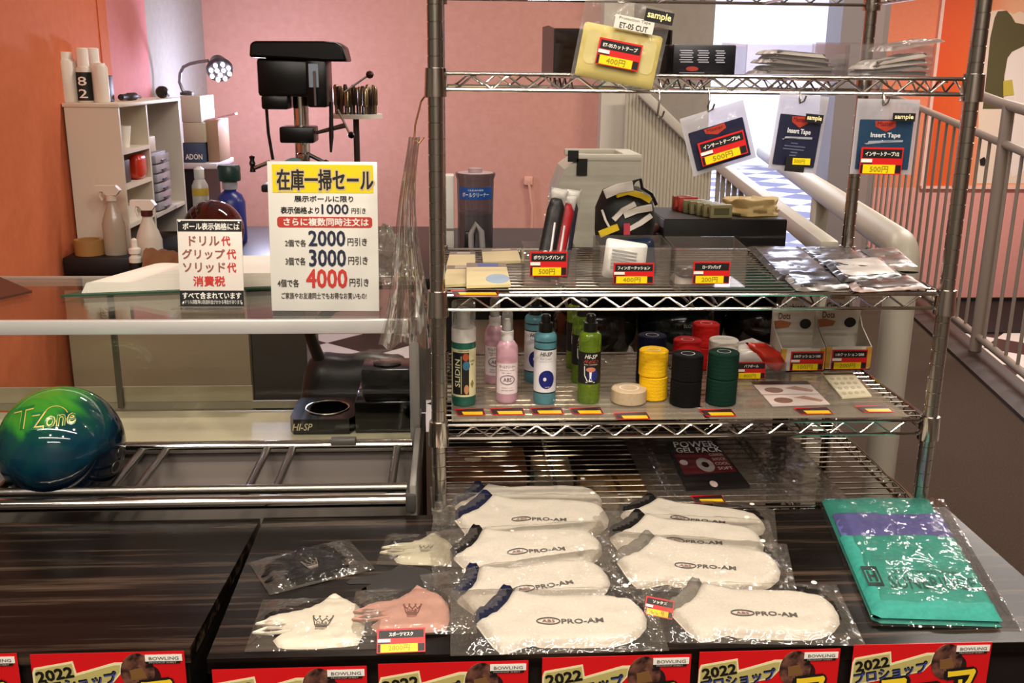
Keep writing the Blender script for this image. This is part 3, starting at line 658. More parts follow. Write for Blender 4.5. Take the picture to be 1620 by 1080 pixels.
# drill bits standing in a round holder
tr = thing('bit_holder', 'white rimmed round holder beside the drill press', 'holder', (0, 0, 0))
YT = 2.32; ctr = P(563, 184, Y=YT); R0 = .098
MB().lathe([(R0-.012, -.006), (R0+.004, -.006), (R0+.004, .010), (R0-.012, .010), (R0-.012, -.006)], 40, 0, tuple(ctr)).build('rim', mat('#d9d2c4', .4), tr)
MB().lathe([(0, -.004), (R0-.013, -.004), (R0-.013, .0), (0, .0)], 40, 0, tuple(ctr)).build('plate', mat('#3a2f2a', .5), tr)
MB().tube([(ctr.x, ctr.y, ZB+.0), (ctr.x, ctr.y, ctr.z-.004)], .012, 12).build('stem', mat('#3d322d', .4, .5), tr)
MB().lathe([(.06, 0), (.06, .012), (.02, .02)], 20, 0, (ctr.x, ctr.y, ZB)).build('foot', mat('#3d322d', .4, .5), tr)
BIT = [mat('#6a573f', .28, .9), mat('#8f8063', .25, .9), mat('#3c322a', .3, .8)]
for k in range(20):
    a_ = PI+PI*2*k/20; rr_ = R0-.024; h_ = .10+.018*((k*7) % 4)/3
    lr = .0075+.002*((k*5) % 3)
    t = MB().lathe([(lr*.6, 0), (lr*.6, h_*.35), (lr, h_*.4), (lr, h_*.9), (lr*.6, h_)], 10, 0).build('drill_bit', BIT[k % 3])
    tag(t, 'metal drill bit standing in the round white-rimmed holder', 'drill bit', 'drill bits in the round holder', loc=(ctr.x+rr_*math.cos(a_), ctr.y+rr_*math.sin(a_), ctr.z+.0005))
# brown house ball, bottles behind it
def ball_mesh(r=.109): return MB().lathe([(r*math.sin(PI*i/32), -r*math.cos(PI*i/32)) for i in range(33)], 48)
bb = P(338, 364, Y=2.05)
tag(ball_mesh().build('bowling_ball', noisy('brown_ball', '#2a0d08', '#4a1a10', (9, 9, 9), .08, spec=.6)), 'dark brown bowling ball behind the small price notice', 'bowling ball', loc=(bb.x, 2.05, ZB+.1095))
lather('bottle', 'blue bottle with a dark green cap behind the brown ball', 'bottle', (P(366, 330, Y=2.45).x, 2.45, ZB+.0005), [('body', [(.055, 0), (.057, .01), (.057, .16), (.045, .19), (.024, .205), (.024, .215)], mat('#26307c', .3)), ('neck', [(.03, .212), (.03, .245)], mat('#a9aab4', .3)), ('cap', [(.043, .245), (.045, .25), (.045, .30), (.04, .308)], mat('#1d3a35', .35))])
lather('spray_can', 'clear jar with a yellow band behind the brown ball', 'jar', (P(318, 318, Y=2.5).x, 2.5, ZB+.0005), [('jar', [(.03, 0), (.032, .01), (.032, .22), (.02, .245)], mat('#b9b5ae', .2)), ('band', [(.0325, .18), (.0325, .21)], mat('#c8a93a', .4)), ('cap', [(.018, .245), (.02, .25), (.02, .285), (.008, .295)], mat('#d5d2cc', .3))])
tag(MB().box((0, 0, .03), (.11, .1, .06), 0, bev=.004).build('white_tray', mat('#cfc9c6', .5)), 'white tray behind the sale sign left edge', 'tray', loc=(P(392, 385, Y=1.72).x, 1.72, ZB))
# spray bottles and odds on the bench
def spray(px, Y, h_, label, bm, tm, wide=1.0, neck=None, z0=0):
    x = P(px, 380, Y=Y).x; t = thing('spray_bottle', label, 'spray bottle', (x, Y, ZB+.0005+z0), (0, 0, 0), None)
    r = .042*wide
    MB().lathe([(r*.95, 0), (r, .006), (r, h_*.45), (r*.8, h_*.56), (r*.42, h_*.72), (r*.36, h_*.80)], 24, 0, sy=.75).build('body', bm, t)
    MB().lathe([(r*.44, h_*.78), (r*.44, h_*.85), (r*.3, h_*.86)], 16).build('collar', neck or tm, t)
    q = MB(); q.prism([(-.052, h_*.93), (-.05, h_), (.02, h_), (.034, h_*.93), (.02, h_*.86), (-.012, h_*.86), (-.02, h_*.91)], -.012, .012, 0, TX(0)); o = q.build('trigger_head', tm, t, 30)
    q = MB(); q.tube([(-.03, 0, h_*.92), (-.036, 0, h_*.85), (-.03, 0, h_*.79)], .005, 8); q.build('trigger', tm, t)
    return t
SPB = film('hazy_bottle', '#efe9de', .08, .2, .5, '#cfc4b2', edge=.3)
spray(182, 1.81, .235, 'clear trigger spray bottle in front of the white cabinet', SPB, mat('#d8cdbb', .35), .9, z0=.061)
spray(236, 1.83, .245, 'white trigger spray bottle with a dark red collar', mat('#d9cfc0', .4), mat('#efe6da', .4), 1.05, mat('#4d1613', .4))
lather('pump_bottle', 'small white pump bottle with a black label between the spray bottles', 'bottle', (P(207, 400, Y=1.72).x+.02, 1.70, ZB+.0005), [('body', [(.021, 0), (.021, .07), (.012, .08)], mat('#e9e2d6', .4)), ('label', [(.0215, .008), (.0215, .055)], INK), ('pump', [(.013, .08), (.02, .085), (.02, .10), (.01, .105), (.01, .13), (.004, .135)], mat('#efe8da', .4))])
tb = thing('black_tray', 'black tray box under the tan tape roll', 'tray', (P(148, 425, Y=1.7).x, 1.815, ZB))
MB().box((0, 0, .0305), (.235, .13, .06), 0, bev=.004).build('tray', mat('#0d0908', .5), tb)
lather('tape_roll', 'wide tan tape roll standing on the black tray', 'tape', (P(138, 410, Y=1.78).x, 1.815, ZB+.0612), [('roll', [(.034, 0), (.049, 0), (.049, .052), (.034, .052), (.034, 0)], mat('#a67a42', .45))])
gv = thing('leather_cloth', 'brown leather cloth crumpled beside the white spray bottle', 'cloth', (P(268, 392, Y=1.74).x+.01, 1.70, ZB+.037))
MB().grid(lambda u_, v_: ((u_-.5)*.15, (v_-.5)*.13, .012+.055*math.sin(PI*min(1, v_*1.1))*(1-u_*.45)+.014*noise.noise(Vector((u_*6, v_*6, 2)))), 16, 14).build('cloth', mat('#7d5230', .7), gv, 80)
tag(MB().box((0, 0, .018), (.15, .12, .036), 0, bev=.004).build('dark_case', mat('#171110', .5)), 'dark low case under the brown cloth', 'case', loc=(P(262, 410, Y=1.7).x, 1.70, ZB))
# ============================================================ on the showcase: signs, binder, film
ZG = ZS+.0018
def crop(W_, H_, L0, L1, R0, R1, y0, y1):
    def f(x0, x1, ya, yb):
        ym = (ya+yb)/2; t = (ym-y0)/(y1-y0); l = L0+(L1-L0)*t; r = R0+(R1-R0)*t
        a = ((x0-l)/(r-l)-.5)*W_; b = ((x1-l)/(r-l)-.5)*W_; return (a+b)/2, (1-(ym-y0)/(y1-y0))*H_, b-a, (yb-ya)/(y1-y0)*H_
    return f
NAVY = mat('#1d2440', .5); BRN = mat('#3a342c', .6)
RTXT = mat('#c9352c', .5); GRAD = mat('#94584a', .6)
bs = thing('sale_sign', 'large leaning sale notice with a yellow heading on the glass counter', 'sign', P(515, 492, z=ZG), (PI/2-.1, 0, -.03))
W_, H_ = .216, .297
MB().box((0, H_/2, -.002), (W_, H_, .003), 0, bev=.001).build('card', mat('#efece2', .18, coat=.6), bs)
MB().box((0, .004, .03), (W_, .003, .055)).build('foot', ACRYL, bs, T=Matrix.Translation((0, -.003, -.062)))
f = crop(W_, H_, 30, 45, 775, 850, 40, 1065)
def blk(par, nm, m, rc, z=.0003, r=0, fr=f):
    cx_, cy_, w_, h_ = fr(*rc); MB().prism([(a+cx_, b+cy_) for a, b in rect(w_, h_, r)], -.0002, z).build(nm, m, par, 0)
def txt(par, s_, m, rc, bold=.01, z=.0008, fr=f, nm='lettering', shear=0):
    cx_, cy_, w_, h_ = fr(*rc); MB().text(s_, w_, h_, (cx_, cy_, z), 0, bold, shear).build(nm, m, par, 0)
blk(bs, 'yellow_heading', mat('#f2dc00', .35, coat=.4), (65, 755, 60, 250))
txt(bs, '在庫一掃セール', mat('#d9c08c', .5), (84, 768, 80, 246), .075, .0006, nm='lettering_outline')
txt(bs, '在庫一掃セール', INK, (94, 758, 90, 236), .03, .0010)
txt(bs, '展示ボールに限り', INK, (215, 625, 270, 312), .03)
txt(bs, '表示価格より', INK, (120, 390, 345, 393), .03); txt(bs, '1000', NAVY, (405, 595, 325, 395), .03); txt(bs, '円引き', BRN, (615, 715, 350, 390), .02)
blk(bs, 'red_band', mat('#c13d32', .35, coat=.4), (95, 765, 413, 486), .0004, .006)
txt(bs, 'さらに複数同時注文は', WHITE, (140, 740, 420, 476), .035)
txt(bs, '2個で各', BRN, (150, 300, 568, 618), .02); txt(bs, '2000', NAVY, (315, 580, 505, 615), .035); txt(bs, '円引き', BRN, (595, 735, 555, 610), .02)
txt(bs, '3個で各', BRN, (152, 298, 690, 746), .02); txt(bs, '3000', NAVY, (320, 590, 635, 755), .035); txt(bs, '円引き', BRN, (605, 747, 682, 740), .02)
txt(bs, '4個で各', BRN, (92, 250, 842, 898), .02); txt(bs, '4000', RTXT, (300, 605, 770, 905), .035); txt(bs, '円引き', BRN, (620, 762, 834, 892), .02)
txt(bs, 'ご家族やお友達同士でもお得なお買いもの!', BRN, (120, 750, 934, 980), .015)
ss = thing('price_notice', 'small standing notice with red words between black bands on the glass counter', 'sign', P(336, 486, z=ZG), (PI/2-.12, 0, -.02))
w2, h2_ = .129, .178
MB().box((0, h2_/2, -.002), (w2, h2_, .0035), 0, bev=.001).build('card', mat('#efe6dc', .18, coat=.6), ss)
MB().box((0, .003, .03), (w2*1.02, .003, .06)).build('foot', ACRYL, ss, T=Matrix.Translation((0, -.001, -.001)))
f2 = crop(w2, h2_, 92, 62, 770, 735, 70, 985)
blk(ss, 'black_band', INK, (96, 768, 85, 195), fr=f2); blk(ss, 'black_band', INK, (66, 738, 808, 975), fr=f2)
txt(ss, 'ボール表示価格には', WHITE, (150, 745, 105, 180), .035, fr=f2)
def two(a_, b_, x0, xm, x1, y0, y1): txt(ss, a_, GRAD, (x0, xm, y0, y1), .03, fr=f2); txt(ss, b_, RTXT, (xm+18, x1, y0, y1), .03, fr=f2)
two('ドリル', '代', 205, 525, 640, 240, 342); two('グリップ', '代', 122, 572, 690, 375, 480); two('ソリッド', '代', 122, 566, 682, 515, 620)
txt(ss, '消費税', RTXT, (218, 555, 655, 765), .035, fr=f2)
txt(ss, 'すべて含まれています', WHITE, (95, 712, 825, 897), .035, fr=f2)
txt(ss, '※ドリル調整等は別途料金がかかる場合があります', WHITE, (95, 715, 905, 950), .0, fr=f2)
for x_, y_ in ((118, 95), (738, 108), (92, 945), (708, 948)):
    cx_, cy_, _, _ = f2(x_, x_+1, y_, y_+1); MB().lathe([(.003, 0), (.003, .002), (0, .003)], 12, 0, (cx_, cy_, 0)).build('pin', CHROME, ss)
# open binder
bn = thing('open_binder', 'open green binder with thick white pages beside the small notice', 'binder', (0, 0, 0))
PG = noisy('paper_pages', '#f3ecdf', '#efe6d6', (4, 4, 300), .6, 0)
bq = [P(96, 470, z=ZG), P(432, 457, z=ZG), P(432, 457, z=ZG)+Vector((.02, .19, 0)), P(96, 470, z=ZG)+Vector((.10, .19, 0))]
MB().prism([(p.x, p.y) for p in bq], ZG, ZG+.004).build('cover', mat('#1f4a35', .4), bn)
def page(u0, u1, v, top):
    def fn(a, b):
        t = u0+(u1-u0)*a; s_ = math.sin(PI*min(1, t*1.05))
        p = bq[0].lerp(bq[1], t); q = bq[3].lerp(bq[2], t)
        p = p.lerp(q, .06); q = q.lerp(p, -.05)
        r = p.lerp(q, b)
        z = top(t)+.006*b
        return (r.x, r.y, ZG+.0045+z)
    return fn
def stack(u0, u1, top, nm):
    m_ = MB(); g = page(u0, u1, 0, top); n1 = 18; n2 = 6
    m_.grid(lambda a, b: g(a, b), n1, n2, 0)
    for b in (0, 1):
        m_.grid(lambda a, c_: (g(a, b)[0]-(.012*(1-a)*(1-c_) if b == 0 else 0), g(a, b)[1], ZG+.0045+(g(a, b)[2]-ZG-.0045)*c_), n1, 5, 0)
    for a in (0, 1): m_.grid(lambda b, c_: (g(a, b)[0], g(a, b)[1], ZG+.0045+(g(a, b)[2]-ZG-.0045)*c_), n2, 3, 0)
    m_.build(nm, PG, bn, 50)
stack(.10, .575, lambda t: .016+.026*min(1, max(0, (t-.10)/.30))-.012*math.sin(PI*(t-.1)/.475)*.6+.006*math.sin(t*14), 'left_pages')
stack(.625, .985, lambda t: .034-.012*(t-.6), 'right_pages')
# brown pad
a_ = [P(-60, 443, z=ZG), P(0, 441, z=ZG), P(51, 463, z=ZG), P(-30, 481, z=ZG)]
pad = MB().prism([(p.x, p.y) for p in a_], ZG, ZG+.005).build('brown_pad', mat('#4d2517', .5))
tag(pad, 'dark brown board lying at the left end of the glass counter', 'board')
# crumpled clear bag at the back of the counter
cb = thing('plastic_bag', 'crumpled clear plastic bag behind the sale sign', 'bag', P(628, 437, z=ZG)+Vector((.0, -.055, 0)))
def crum(a, b):
    th = a*2*PI; r = .058*(1-b)**.55; h = .13*b
    n_ = noise.noise(Vector((math.cos(th)*2, math.sin(th)*2, b*5)))*.028*(1-.3*b)
    return ((r+n_)*math.cos(th)*.95-.02*b, (r+n_)*math.sin(th)*.6, max(0.001, h+n_*.6*min(1, b*4)))
MB().grid(crum, 40, 24).build('bag', film('crumpled_film', '#f4f4ee', .09, .14, .22, '#d5cfc2', bump=.6, bscale=30), cb, 30)
# hanging clear film on the shelf's left post
hf = thing('clear_film_sleeve', 'long clear plastic sleeve hanging beside the left post of the wire shelving', 'plastic sleeve', (0, 0, 0))
def hang(a, b):
    wdt = .018+.080*b**1.7; cx_ = -.036-.026*b**1.3
    return (cx_+(a-.5)*wdt-.008*math.sin(b*5), .03+.020*math.sin(a*9+b*3)+.012*math.sin(a*21), 1.375-.35*b)
MB().grid(hang, 30, 24).build('sleeve', film('sleeve_film', '#f2f0ec', .07, .1, .10, '#cbbfb4', bump=.3, bscale=25, edge=.7), hf)
def hook(pts, label, r=.0016, m=None):
    h_ = MB().tube(pts, r, 8).build('hook', m or CHROMED); tag(h_, label, 'hook', 'wire hooks on the shelving'); return h_
hook([(-.004, -.005, 1.44), (-.018, .02, 1.44), (-.024, .03, 1.432), (-.034, .03, 1.395), (-.036, .03, 1.372), (-.028, .03, 1.366), (-.020, .03, 1.376)], 'brass hook holding the long clear sleeve', .0016, mat('#c98f62', .3, .9))
# inside the showcase: two black ball cups, a dark bag
def cup(name, label, px0, px1, py, hgt, dep):
    a_ = P(px0, py, z=.677); b_ = P(px1, py, z=.677)
    return a_, b_
bc = thing('cup_stand', 'black square stand with a round hollow in front inside the showcase', 'stand', (0, 0, 0))
a_ = P(458, 688, z=.677+.0); a_ = Vector((P(458, 688, Y=.53).x, .53, .677)); x1_ = P(560, 690, Y=.53).x; x2_ = XS-.02
hh = .036
def cupbox(x0, x1, y0, y1, z0, h_, par, nm):
    q = MB(); n = 28; cx_, cy_ = (x0+x1)/2+.005, (y0+y1)/2; R1 = min(x1-x0, y1-y0)*.34
    ring = [(cx_+R1*math.cos(2*PI*i/n), cy_+R1*math.sin(2*PI*i/n)) for i in range(n)]
    outer = []
    for i in range(n):
        c_, s_ = math.cos(2*PI*i/n), math.sin(2*PI*i/n); k = min((x1-x0)/2/abs(c_) if abs(c_) > 1e-6 else 9, (y1-y0)/2/abs(s_) if abs(s_) > 1e-6 else 9)
        outer.append(((x0+x1)/2+c_*k, cy_+s_*k))
    vs = [(x, y, z0+h_) for x, y in outer]+[(x, y, z0+h_) for x, y in ring]+[(x, y, z0+.004) for x, y in ring]+[(cx_, cy_, z0+.003)]
    fs = [(i, (i+1) % n, n+(i+1) % n, n+i) for i in range(n)]+[(n+i, n+(i+1) % n, 2*n+(i+1) % n, 2*n+i) for i in range(n)]+[(2*n+i, 2*n+(i+1) % n, 3*n) for i in range(n)]
    q.add(vs, fs); q.add([(x, y, z0+h_) for x, y in outer]+[(x, y, z0) for x, y in outer], [((i+1) % n, i, n+i, n+(i+1) % n) for i in range(n)])
    o = q.build(nm, BLACKG, par, 30)
    MB().tube([(x, y, z0+h_+.001) for x, y in ring], .0022, 6, closed=True).build('rim', CHROMED, o)
cupbox(a_.x, x1_, .53, .688, .677, hh, bc, 'cup_block')
MB().box(((x1_+x2_)/2+.001, .615, .677+.037), (x2_-x1_-.004, .16, .074), 0, bev=.003).build('side_block', BLACKG, bc)
MB().text('HI-SP', .046, .017, (0, 0, 0), 0, .02, .3).build('lettering', mat('#d8c9a8', .4), bc, T=Matrix.Translation((a_.x+.03, .5292, .677+.018)) @ Matrix.Rotation(PI/2, 4, 'X'))
b2 = thing('cup_stand', 'second black block with a ring resting on the cup stand in the showcase', 'stand', (0, 0, 0))
MB().box((-.125, .640, .7515+.03), (.125, .10, .06), 0, bev=.004).build('block', mat('#1a1a1b', .2), b2)
MB().lathe([(.03, 0), (.034, .004), (.026, .006)], 24, 0, (-.13, .640, .8115)).build('ring', BLACKG, b2)
dbag = thing('dark_bag', 'dark bag with a curved handle at the right end behind the showcase', 'bag', (-.25, 1.15, 0))
MB().puff(rect(.34, .16, .05), .17, .06, .03, .52, 0, .01, 14).build('bag', mat('#17171b', .35), dbag, 60)
MB().tube([(-.1, -.02, .66), (-.13, -.03, .76), (-.06, -.04, .84), (.02, -.04, .85)], .018, 10).build('handle', BLACK, dbag)
MB().box((0, 0, .26), (.36, .2, .518), 0, bev=.01).build('base', mat('#232228', .4), dbag)
# ============================================================ ball on the rack
gm = bpy.data.materials.new('green_blue_swirl'); gm.use_nodes = True; N, L, b = nodes(gm)
tc = N.new('ShaderNodeTexCoord'); nz = N.new('ShaderNodeTexNoise'); nz.inputs['Scale'].default_value = 9; nz.inputs['Detail'].default_value = 3; nz.inputs['Distortion'].default_value = 1.5
sx = N.new('ShaderNodeSeparateXYZ'); ad = N.new('ShaderNodeMath'); ad.operation = 'MULTIPLY_ADD'; ad.inputs[1].default_value = 5.2
cr = N.new('ShaderNodeValToRGB'); e = cr.color_ramp.elements; e[0].position = .22; e[0].color = lin('#04111f'); e[1].position = 1.0; e[1].color = lin('#4c8a28')
q = e.new(.46); q.color = lin('#08303f'); q = e.new(.66); q.color = lin('#0f4238'); q = e.new(.80); q.color = lin('#2f7d2a')
L.new(tc.outputs['Object'], nz.inputs[0]); L.new(tc.outputs['Object'], sx.inputs[0])
a2 = N.new('ShaderNodeMath'); a2.operation = 'MULTIPLY_ADD'; a2.inputs[1].default_value = -1.6; L.new(sx.outputs['X'], a2.inputs[0]); a3 = N.new('ShaderNodeMath'); a3.operation = 'MULTIPLY'; a3.inputs[1].default_value = .75; L.new(nz.outputs[0], a3.inputs[0]); L.new(a3.outputs[0], a2.inputs[2])
L.new(sx.outputs['Z'], ad.inputs[0]); L.new(a2.outputs[0], ad.inputs[2])
L.new(ad.outputs[0], cr.inputs[0]); L.new(cr.outputs[0], b.inputs['Base Color']); b.inputs['Roughness'].default_value = .06; b.inputs['Specular IOR Level'].default_value = .6
R_ = .109
bl = thing('bowling_ball', 'glossy green and blue swirled bowling ball resting on the chrome rack', 'bowling ball', (-.687, .12, .8135))
BC = Vector(bl.location); vd = (CAM-BC).normalized()
ball_mesh().build('shell', gm, bl, 80)
def on_ball(px, py, dr=.0006):
    d = (_F + _R*((px-810)/FPX) - _U*((py-540)/FPX)).normalized(); oc = CAM-BC; bq_ = oc.dot(d); c_ = oc.length_squared-(R_+dr)**2
    t = -bq_-math.sqrt(max(0, bq_*bq_-c_)); return (CAM+d*t)-BC
def ball_text(s_, x0, y0, x1, y1, h_, m, bold, shear=.0, nm='lettering', dr=.0006):
    Lx = math.hypot(x1-x0, y1-y0); ux, uy = (x1-x0)/Lx, (y1-y0)/Lx
    MB().text(s_, Lx, h_, (Lx/2, 0), 0, bold, shear, fn=lambda u_, v_: on_ball(x0+u_*ux+v_*uy, y0+u_*uy-v_*ux, dr)).build(nm, m, bl, 0)
GOLD = mat('#d6bd62', .35, .2)
ball_text('T', 25, 664, 58, 656, 33, GOLD, .075, .35); ball_text('Zone', 44, 668, 120, 657, 27, GOLD, .075, .3)
ball_text('T', 25, 664, 58, 656, 33, mat('#1f6a2c', .2), 0, .35, 'lettering_core', .0009); ball_text('Zone', 44, 668, 120, 657, 27, mat('#1f6a3c', .2), 0, .3, 'lettering_core', .0009)
MB().tube([on_ball(89+19*math.cos(t*PI/10), 657-15*math.sin(t*PI/10)) for t in range(1, 10)], .0008, 6).build('arc_mark', GOLD, bl)
for px, py, r in ((183, 738, .010), (191, 715, .008)):
    p = on_ball(px, py, .0002); n_ = p.normalized(); Tq = n_.to_track_quat('Z', 'Y').to_matrix().to_4x4(); Tq.translation = p
    MB().lathe([(r, 0), (r*1.25, .0004), (r*1.25, -.001)], 18).build('hole_rim', STEEL, bl, T=Tq); MB().lathe([(0, .0003), (r, .0004)], 18).build('finger_hole', INK, bl, T=Tq)
# ============================================================ goods on the wire shelves
GRYT = mat('#9b8a1a', .5); PURPK = mat('#2b1013', .5)
def shy(k): return SZ[k]+.0014
def sizeat(px0, px1, py0, py1, Y):
    a = P(px0, (py0+py1)/2, Y=Y); b = P(px1, (py0+py1)/2, Y=Y); c_ = P((px0+px1)/2, py0, Y=Y); d_ = P((px0+px1)/2, py1, Y=Y)
    return (a.x+b.x)/2, (c_.z+d_.z)/2, b.x-a.x, c_.z-d_.z
def tagmesh(w_, h_, name, price, T=None, dim=False):
    """red price card: name on black, a white and a red bar, the price on yellow"""
    q = MB(); q.box((0, 0, 0), (w_, h_, .0008), 0)
    z = .0006
    def r_(x0, x1, y0, y1, m, zz=z): q.add([(x0*w_, y0*h_, zz), (x1*w_, y0*h_, zz), (x1*w_, y1*h_, zz), (x0*w_, y1*h_, zz)], [(0, 1, 2, 3)], m)
    r_(-.46, .47, .10, .43, 1); r_(-.48, -.22, -.06, .07, 2); r_(-.48, -.22, -.11, -.07, 1)
    r_(-.42, .34, -.47, -.14, 3); r_(-.48, -.43, -.47, -.14, 1); r_(.35, .48, -.45, -.15, 1)
    if name: q.text(name, w_*(.80 if len(name) > 7 else .5), h_*.17, (0, h_*.26, z+.0004), 2, .03)
    if price: q.text(price, w_*.44, h_*.24, (-.04*w_, -h_*.305, z+.0004), 4, .02)
    if T is not None: q.v = [tuple(T @ Vector(p)) for p in q.v]
    return q
TAGM = [RED, INK, WHITE, YEL, GRYT]
def ptag(par, w_, h_, name, price, T): return tagmesh(w_, h_, name, price, T).build('price_tag', TAGM, par, 0)
def UP(x, y, z, rx=0, rz=0): return Matrix.Translation((x, y, z)) @ Matrix.Rotation(rz, 4, 'Z') @ Matrix.Rotation(PI/2+rx, 4, 'X')
# ---- shelf c: clear liner sheets
zc = shy('c')
def sheet(x0, x1, y0, y1, z, label, m=ACRYL):
    return tag(MB().box(((x0+x1)/2, (y0+y1)/2, z+.001), (x1-x0, y1-y0, .0018)).build('acrylic_sheet', m), label, 'sheet')
LIN = film('liner_sheet', '#f6f2ec', .03, .08, .20, '#d8cbb8', edge=.4)
sheet(.022, .47, .012, .42, zc, 'left clear liner sheet under the spray bottles', LIN)
sheet(.478, .84, .012, .42, zc, 'right clear liner sheet under the leaflets and display boxes', LIN)
zc += .0022
# ---- bottles
def tint(name, h, a=.55): return film(name, h, .05, .06, .30, h, edge=.45)
def wrap(mb, r, fn_=None):
    return lambda u_, v_: (r*math.sin(u_/r), -r*math.cos(u_/r), v_)
def curved(r, u0, u1, v0, v1, m, mb, nu=10):
    mb.grid(lambda a, b: (r*math.sin((u0+(u1-u0)*a)/r), -r*math.cos((u0+(u1-u0)*a)/r), v0+(v1-v0)*b), nu, 1, m)
def curvell(r, cx_, cz_, a, b, m, mb, n=24):
    pts = [(cx_, cz_)]+[(cx_+a*k/4*math.cos(2*PI*i/n), cz_+b*k/4*math.sin(2*PI*i/n)) for k in (1, 2, 3, 4) for i in range(n)]
    fs = [(0, i+1, (i+1) % n+1) for i in range(n)]+[(1+k*n+i, 1+(k+1)*n+i, 1+(k+1)*n+(i+1) % n, 1+k*n+(i+1) % n) for k in range(3) for i in range(n)]
    mb.add([(r*math.sin(u_/r), -r*math.cos(u_/r), v_) for u_, v_ in pts], fs, m)
def spot(px, py, z): p = P(px, py, z=z); return p
# teal foam bottle
p = spot(734, 641, zc); p.y += .012
r = .0218; hz = lambda py: P(734, py, Y=p.y).z-p.z
fb = thing('foam_bottle', 'teal foam cleaner bottle with a white pump, leftmost on the bottle shelf', 'bottle', p)
H = hz(478)
MB().lathe([(r*.93, 0), (r, .004), (r, hz(545)), (r*.96, hz(538))], 28).build('body', tint('teal_liquid', '#3fa68e'), fb)
MB().lathe([(0, .002), (r*.93, .003), (r*.93, hz(614)), (0, hz(614))], 24).build('liquid', mat('#1f8a70', .15), fb)
MB().lathe([(r*1.0, hz(538)), (r*1.0, hz(517)), (r*.9, hz(516))], 28).build('collar', mat('#eeeae2', .4), fb)
MB().lathe([(r*.55, hz(517)), (r*.55, hz(492)), (r*.35, hz(486)), (0, hz(485))], 20).build('pump_head', mat('#e9e6df', .4), fb)
MB().lathe([(r*.98, hz(517)), (r*.98, H), (r*.9, H+.002), (0, H+.002)], 28).build('clear_cap', film('cap_plastic', '#f4f4f2', .06, .1, .16, '#dedad2', edge=.5), fb)
lb = MB(); rl2 = r*1.006; v0, v1 = hz(622), hz(548)
for a in range(1): lb.lathe([(rl2, v0), (rl2, v1)], 28, 0)
curved(rl2+.0003, -.024, .0095, v0+.004, v1-.006, 1, lb); curved(rl2+.0005, -.0055, -.0045, v0+.006, v1-.012, 0, lb)
curvell(rl2+.0006, .0035, v1-.014, .006, .0068, 2, lb); curvell(rl2+.0006, .0045, v1-.030, .0068, .0085, 3, lb); curvell(rl2+.0006, .0048, v0+.014, .0045, .009, 4, lb)
fnw = wrap(None, rl2+.0007)
lb.text('SLIDIN', .052, .0105, (-.0125, (v0+v1)/2), 0, .03, rot=PI/2, fn=fnw); lb.text('LIQUID', .010, .0035, (.0165, v1-.022), 1, .02, fn=fnw); lb.text('AID', .006, .0035, (.0165, v1-.028), 1, .02, fn=fnw)
lb.text('FOAM CLEANER', .02, .002, (.0, v1-.0025), 1, .01, fn=fnw)
q = MB(); cdm = [(.0165, v0+.032), (.0205, v0+.024), (.0165, v0+.015), (.0125, v0+.024)]
lb.add([fnw(*c_) for c_ in cdm], [(3, 2, 1, 0)], 5)
lb.build('label', [mat('#e2dcae', .4), INK, mat('#b8532e', .4), mat('#3c6f8c', .4), mat('#c78f62', .4), mat('#8f8240', .5)], fb, 0)
# pink bottles
def pink(px, py, dy, label, s=1.0):
    p = spot(px, py, zc); p.y += dy; t = thing('spray_bottle', label, 'bottle', p, group='pink mist spray bottles'); r = .0203*s
    PKM = mat('#d3a2b2', .25, 0, 'pink_liquid', coat=.3)
    MB().lathe([(r*.9, 0), (r, .004), (r, .096*s), (r*.93, .106*s), (r*.7, .113*s), (r*.5, .117*s)], 28).build('body', PKM, t)
    MB().lathe([(r*.58, .116*s), (r*.58, .133*s), (r*.5, .134*s)], 20).build('collar', mat('#f0e9e6', .4), t)
    MB().lathe([(r*.34, .133*s), (r*.34, .146*s), (r*.24, .15*s), (r*.24, .155*s), (0, .156*s)], 16).build('pump', mat('#f2ecea', .4), t)
    MB().lathe([(r*.5, .134*s), (r*.5, .166*s), (r*.42, .169*s), (0, .169*s)], 18).build('clear_cap', bpy.data.materials['cap_plastic'], t)
    lb = MB(); rl_2 = r*1.006; curved(rl_2, -.024, .024, .018, .076, 0, lb, 16); w_ = wrap(None, rl_2+.0005)
    lb.text('ボールクリーナー', .032, .0062, (0, .070), 1, .02, fn=w_); lb.text('BOWLING BALL CLEANER', .027, .002, (0, .063), 1, 0, fn=w_); lb.text('NET 100ml', .018, .002, (-.002, .0585), 1, 0, fn=w_)
    lb.text('ABS', .0155, .0075, (0, .0455), 1, .03, fn=w_)
    n = 28; ring = [w_(.0135*math.cos(2*PI*i/n), .0455+.0085*math.sin(2*PI*i/n)) for i in range(n)]; lb.tube(ring, .0006, 5, 1, closed=True)
    lb.text('株式会社アメリカン', .022, .0024, (0, .030), 1, 0, fn=w_); lb.text('ABS PRO SHOP', .024, .002, (0, .025), 1, 0, fn=w_)
    lb.build('label', [mat('#eadadb', .45), mat('#4a4044', .5)], t, 0); return t
pink(802, 636, .012, 'pink spray bottle with a white pump, front one of the pair')
pink(783, 606, .012, 'pink spray bottle half hidden behind the front pink one', .99)
